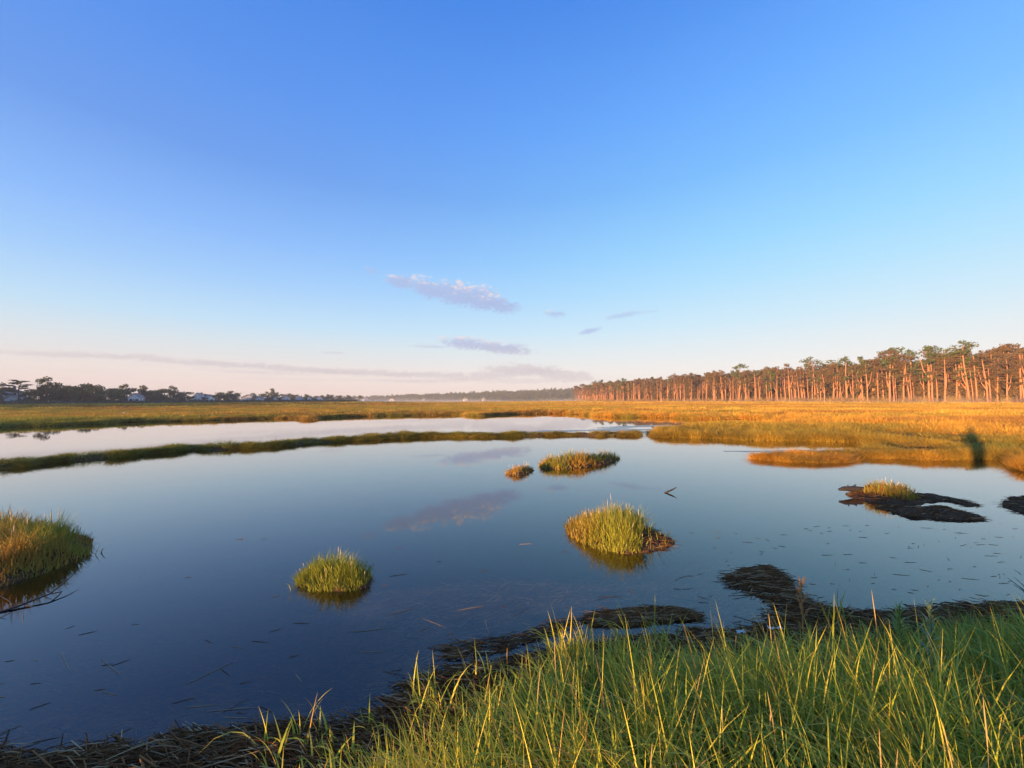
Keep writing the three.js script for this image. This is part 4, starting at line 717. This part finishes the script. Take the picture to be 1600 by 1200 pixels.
{   // orange seed head of dock
  const o = new THREE.Group(), y = heightAt(1.98, -2.7), rnd = mulberry(81); o.position.set(1.98, y, -2.7);
  const rust = new THREE.MeshStandardMaterial({ name: 'rusty_seed', color: C(0.55, 0.25, 0.08), roughness: 0.9 });
  part(limb([[0, -0.03, 0, 0.005], [0.005, 0.2, 0, 0.0045], [-0.01, 0.42, 0, 0.002]], 5), rust, 'stem', o);
  for (let k = 0; k < 7; k++) { const b = 0.13 + k * 0.036, a = k * 2.3, s = []; for (let i = 0; i < 26; i++) { const t = i / 26, g = new THREE.TetrahedronGeometry(0.0065, 0), L = 0.05 * (1 - k * 0.08); g.rotateY(i); g.translate(Math.cos(a) * L * t + (rnd() - 0.5) * 0.008, b + t * 0.075 + (rnd() - 0.5) * 0.008, Math.sin(a) * L * t + (rnd() - 0.5) * 0.008); s.push(g); } part(merged(s), rust, 'seed_cluster', o); }
  put(o, 'dock_plant', { label: 'rust-orange dried seed spike standing above the bank grass', category: 'weed' });
}
function weed(x, z, h, seed, label, tint) {
  const o = new THREE.Group(), rnd = mulberry(seed), y = heightAt(x, z); o.position.set(x, y, z);
  part(limb([[0, -0.03, 0, 0.005], [0.01, h * 0.5, 0.01, 0.004], [0.02, h, 0, 0.002]], 5), new THREE.MeshStandardMaterial({ name: 'green_stem', color: C(0.14, 0.2, 0.06), roughness: 0.8 }), 'stem', o);
  const mat = new THREE.MeshPhysicalMaterial({ name: 'weed_leaf', color: C(...tint), roughness: 0.75, transmission: 0.2, thickness: 0, side: THREE.DoubleSide });
  for (let i = 0; i < 34; i++) { const t = 0.25 + 0.75 * (i / 34), g = bladeGeometry(0.014 * (1.2 - 0.5 * t), 0.9, 4, 0.2); g.scale(1, 0.1 * (1.3 - 0.7 * t), 0.1 * (1.3 - 0.7 * t)); g.rotateX(0.75 - 0.5 * t); g.rotateY(i * 2.4 + rnd() * 0.5); g.translate(0.02 * t, h * t, 0); part(g, mat, 'leaf', o); }
  put(o, 'leafy_weed', { label, category: 'weed' });
}
weed(2.12, -2.02, 0.5, 91, 'grey-green leafy weed amid the tall bank grass', [0.26, 0.34, 0.17]);
weed(2.55, -2.62, 0.24, 92, 'small bright green leafy weed at the upper edge of the bank grass', [0.34, 0.42, 0.08]);
{   // dead twiggy shrub at the right edge
  const o = new THREE.Group(), rnd = mulberry(95), y = heightAt(4.2, -3.12); o.position.set(4.2, y, -3.12);
  for (let i = 0; i < 16; i++) { const a = rnd() * 6.283, L = 0.08 + rnd() * 0.1; part(limb([[0, -0.02, 0, 0.005], [Math.cos(a) * L * 0.4, L * 0.5, Math.sin(a) * L * 0.4, 0.004], [Math.cos(a) * L * 0.9, L * (0.8 + rnd() * 0.3), Math.sin(a) * L, 0.0015]], 4), deadWood, 'twig', o); }
  put(o, 'dead_shrub', { label: 'small dark twiggy dead shrub on the shore at the right edge', category: 'shrub' });
}
function litter(x, z, s, seed, label) {
  const g = new THREE.PlaneGeometry(1, 0.5, 9, 5).rotateX(-Math.PI / 2), p = g.attributes.position;
  for (let i = 0; i < p.count; i++) { const X = p.getX(i), Z = p.getZ(i); p.setXYZ(i, X + 0.1 * (noise(X * 6 + seed, Z * 6) - 0.5), 0.3 * (noise(X * 4 + seed, Z * 5) - 0.2), Z + 0.12 * (noise(X * 5, Z * 5 + seed) - 0.5)); }
  g.scale(s, s, s); g.computeVertexNormals();
  const m = new THREE.Mesh(g, new THREE.MeshStandardMaterial({ name: 'white_scrap', color: C(0.66, 0.63, 0.56), roughness: 0.9, side: THREE.DoubleSide }));
  m.position.set(x, heightAt(x, z) + 0.03, z);
  put(m, 'paper_scrap', { label, category: 'litter' });
}
litter(1.86, -2.8, 0.1, 3, 'crumpled white scrap on the reed litter beside the rusty seed spike');
litter(1.6, -2.78, 0.06, 8, 'smaller white scrap on the reed litter left of the crumpled one');
{   // a white wading bird far out on the marsh
  const o = new THREE.Group(), w = new THREE.MeshStandardMaterial({ name: 'white_plumage', color: C(0.85, 0.84, 0.8), roughness: 0.9 }), dk = new THREE.MeshStandardMaterial({ name: 'dark_leg', color: C(0.05, 0.05, 0.04), roughness: 0.8 });
  const body = merged([limb([[-0.34, 0.58, 0, 0.02], [-0.2, 0.62, 0, 0.09], [0, 0.68, 0, 0.13], [0.15, 0.74, 0, 0.1], [0.22, 0.8, 0, 0.05], [0.19, 0.9, 0, 0.035], [0.25, 1.0, 0, 0.03], [0.3, 1.08, 0, 0.045], [0.36, 1.08, 0, 0.03]], 8)]);
  part(body, w, 'body', o); part(limb([[0.35, 1.08, 0, 0.018], [0.5, 1.06, 0, 0.002]], 6), new THREE.MeshStandardMaterial({ name: 'yellow_bill', color: C(0.6, 0.4, 0.06), roughness: 0.5 }), 'bill', o);
  for (const k of [-0.05, 0.05]) part(limb([[0.02, 0.62, k, 0.014], [-0.02, 0.33, k, 0.009], [0.02, -0.12, k, 0.009], [0.1, -0.12, k, 0.006]], 5), dk, 'leg', o);
  o.position.set(-44.1, heightAt(-44.1, -43.7) + 0.22, -43.7); o.rotation.y = 0.9; o.scale.setScalar(0.38);
  put(o, 'white_egret', { label: 'small white wading bird on the far left marsh', category: 'bird' });
}
// grey-green algae film on the far water
const algaeMat = new THREE.MeshStandardMaterial({ name: 'algae_film', color: C(0.34, 0.36, 0.29), map: grain, roughness: 0.3 });
function algae(poly, seed, label, cut, fx) {
  sdPoly(poly, 0, 0);
  const b = poly.box, res = 0.12, nx = Math.ceil((b[2] - b[0]) / res), nz = Math.ceil((b[3] - b[1]) / res), pos = [], uv = [], idx = [], ok = [];
  for (let j = 0; j <= nz; j++) for (let i = 0; i <= nx; i++) { const x = b[0] + i * res, z = b[1] + j * res, d = -sdPoly(poly, x, z); pos.push(x, 0.004, z); uv.push(x, z); ok.push(fbm(x * 0.5 * fx + seed, z * 1.1 + seed, 4) < cut + clamp(d, -0.3, 0.6) * 0.3 - 0.12 && d > -0.15); }
  for (let j = 0; j < nz; j++) for (let i = 0; i < nx; i++) { const a = j * (nx + 1) + i, c = a + nx + 1; if (ok[a] && ok[a + 1] && ok[c] && ok[c + 1]) idx.push(a, c, a + 1, a + 1, c, c + 1); }
  const m = new THREE.Mesh(geometry(pos, idx, { uv }), algaeMat);
  put(m, 'algae_film', { kind: 'stuff', label, category: 'algae' });
}
algae(PLAN.algaeA, 12, 'grey-green algae film on the right half of the far pond', 0.5, 0.6);
algae(PLAN.algaeB, 47, 'thin grey algae film beside the low grass spit on the right', 0.46, 0.6);

// ---------------------------------------------------------------- the photographer, whose long shadow falls on the marsh
{
  const bones = [   // a, b, radius a, radius b
    [[0, 0.92, 0], [0, 1.2, 0.0], 0.15, 0.155], [[0, 1.2, 0], [0, 1.36, 0.0], 0.155, 0.12], [[-0.13, 1.36, 0], [0.13, 1.36, 0], 0.085, 0.085], [[0, 1.38, 0], [0, 1.5, -0.01], 0.06, 0.055], [[0, 1.56, -0.02], [0, 1.64, -0.01], 0.085, 0.09],
    [[0, 1.565, -0.1], [0, 1.59, -0.115], 0.014, 0.01],
    [[-0.09, 0.9, 0], [-0.11, 0.5, -0.01], 0.1, 0.065], [[-0.11, 0.5, -0.01], [-0.12, 0.08, 0.02], 0.065, 0.045], [[-0.12, 0.05, 0.04], [-0.13, 0.03, -0.14], 0.045, 0.038],
    [[0.09, 0.9, 0], [0.11, 0.5, -0.02], 0.1, 0.065], [[0.11, 0.5, -0.02], [0.12, 0.08, 0.02], 0.065, 0.045], [[0.12, 0.05, 0.04], [0.14, 0.03, -0.14], 0.045, 0.038],
    [[-0.2, 1.35, 0], [-0.25, 1.1, -0.12], 0.055, 0.045], [[-0.25, 1.1, -0.12], [-0.1, 1.36, -0.33], 0.042, 0.03], [[0.2, 1.35, 0], [0.25, 1.1, -0.12], 0.055, 0.045], [[0.25, 1.1, -0.12], [0.1, 1.36, -0.33], 0.042, 0.03],
  ];
  for (const k of [-1, 1]) { bones.push([[k * 0.1, 1.36, -0.33], [k * 0.09, 1.41, -0.36], 0.03, 0.028]); for (let f = 0; f < 4; f++) bones.push([[k * 0.1, 1.38 + f * 0.017, -0.37], [k * 0.075, 1.39 + f * 0.017, -0.4], 0.011, 0.009]); bones.push([[k * 0.09, 1.37, -0.34], [k * 0.065, 1.39, -0.355], 0.012, 0.01]); }
  const N = 96, mc = new MarchingCubes(N, new THREE.MeshStandardMaterial(), false, false, 120000);
  mc.isolation = 0;
  const half = 0.92, cy = 0.88;
  for (let k = 0; k < N; k++) for (let j = 0; j < N; j++) for (let i = 0; i < N; i++) {
    const p = [((i - N / 2) / (N / 2)) * half, cy + ((j - N / 2) / (N / 2)) * half, ((k - N / 2) / (N / 2)) * half];
    let d = 1;
    if (Math.abs(p[0]) < 0.4 && p[2] < 0.3 && p[2] > -0.55) for (const [a, b, ra, rb] of bones) {
      const e = [b[0] - a[0], b[1] - a[1], b[2] - a[2]], w = [p[0] - a[0], p[1] - a[1], p[2] - a[2]], t = clamp((w[0] * e[0] + w[1] * e[1] + w[2] * e[2]) / (e[0] ** 2 + e[1] ** 2 + e[2] ** 2), 0, 1);
      const q = Math.hypot(w[0] - e[0] * t, w[1] - e[1] * t, w[2] - e[2] * t) - lerp(ra, rb, t), s = Math.min(ra, rb) < 0.02 ? 0.006 : 0.03, h = clamp(0.5 + 0.5 * (d - q) / s, 0, 1);
      d = lerp(d, q, h) - s * h * (1 - h);
    }
    mc.field[k * N * N + j * N + i] = -d;
  }
  mc.update();
  const g = new THREE.BufferGeometry();
  g.setAttribute('position', new THREE.BufferAttribute(mc.positionArray.slice(0, mc.count * 3), 3));
  g.setAttribute('normal', new THREE.BufferAttribute(mc.normalArray.slice(0, mc.count * 3), 3));
  g.scale(half, half, half); g.translate(0, cy, 0);
  const o = new THREE.Group();
  part(g, new THREE.MeshStandardMaterial({ name: 'dark_clothes', color: C(0.08, 0.09, 0.11), roughness: 0.9 }), 'body', o);
  const hair = new THREE.SphereGeometry(0.1, 20, 14, 0, 6.2832, 0, 1.75); hair.scale(1, 1.12, 1.05); hair.rotateX(0.35); hair.translate(0, 1.62, 0.005);
  part(hair, new THREE.MeshStandardMaterial({ name: 'brown_hair', color: C(0.06, 0.04, 0.03), roughness: 0.8 }), 'hair', o);
  o.position.set(0, heightAt(0, 0.42) - 0.01, 0.42);
  o.scale.x = 0.85;
  put(o, 'person', { label: 'person in dark clothes holding up a phone behind the viewpoint', category: 'person' });
}

renderer.render(scene, camera);
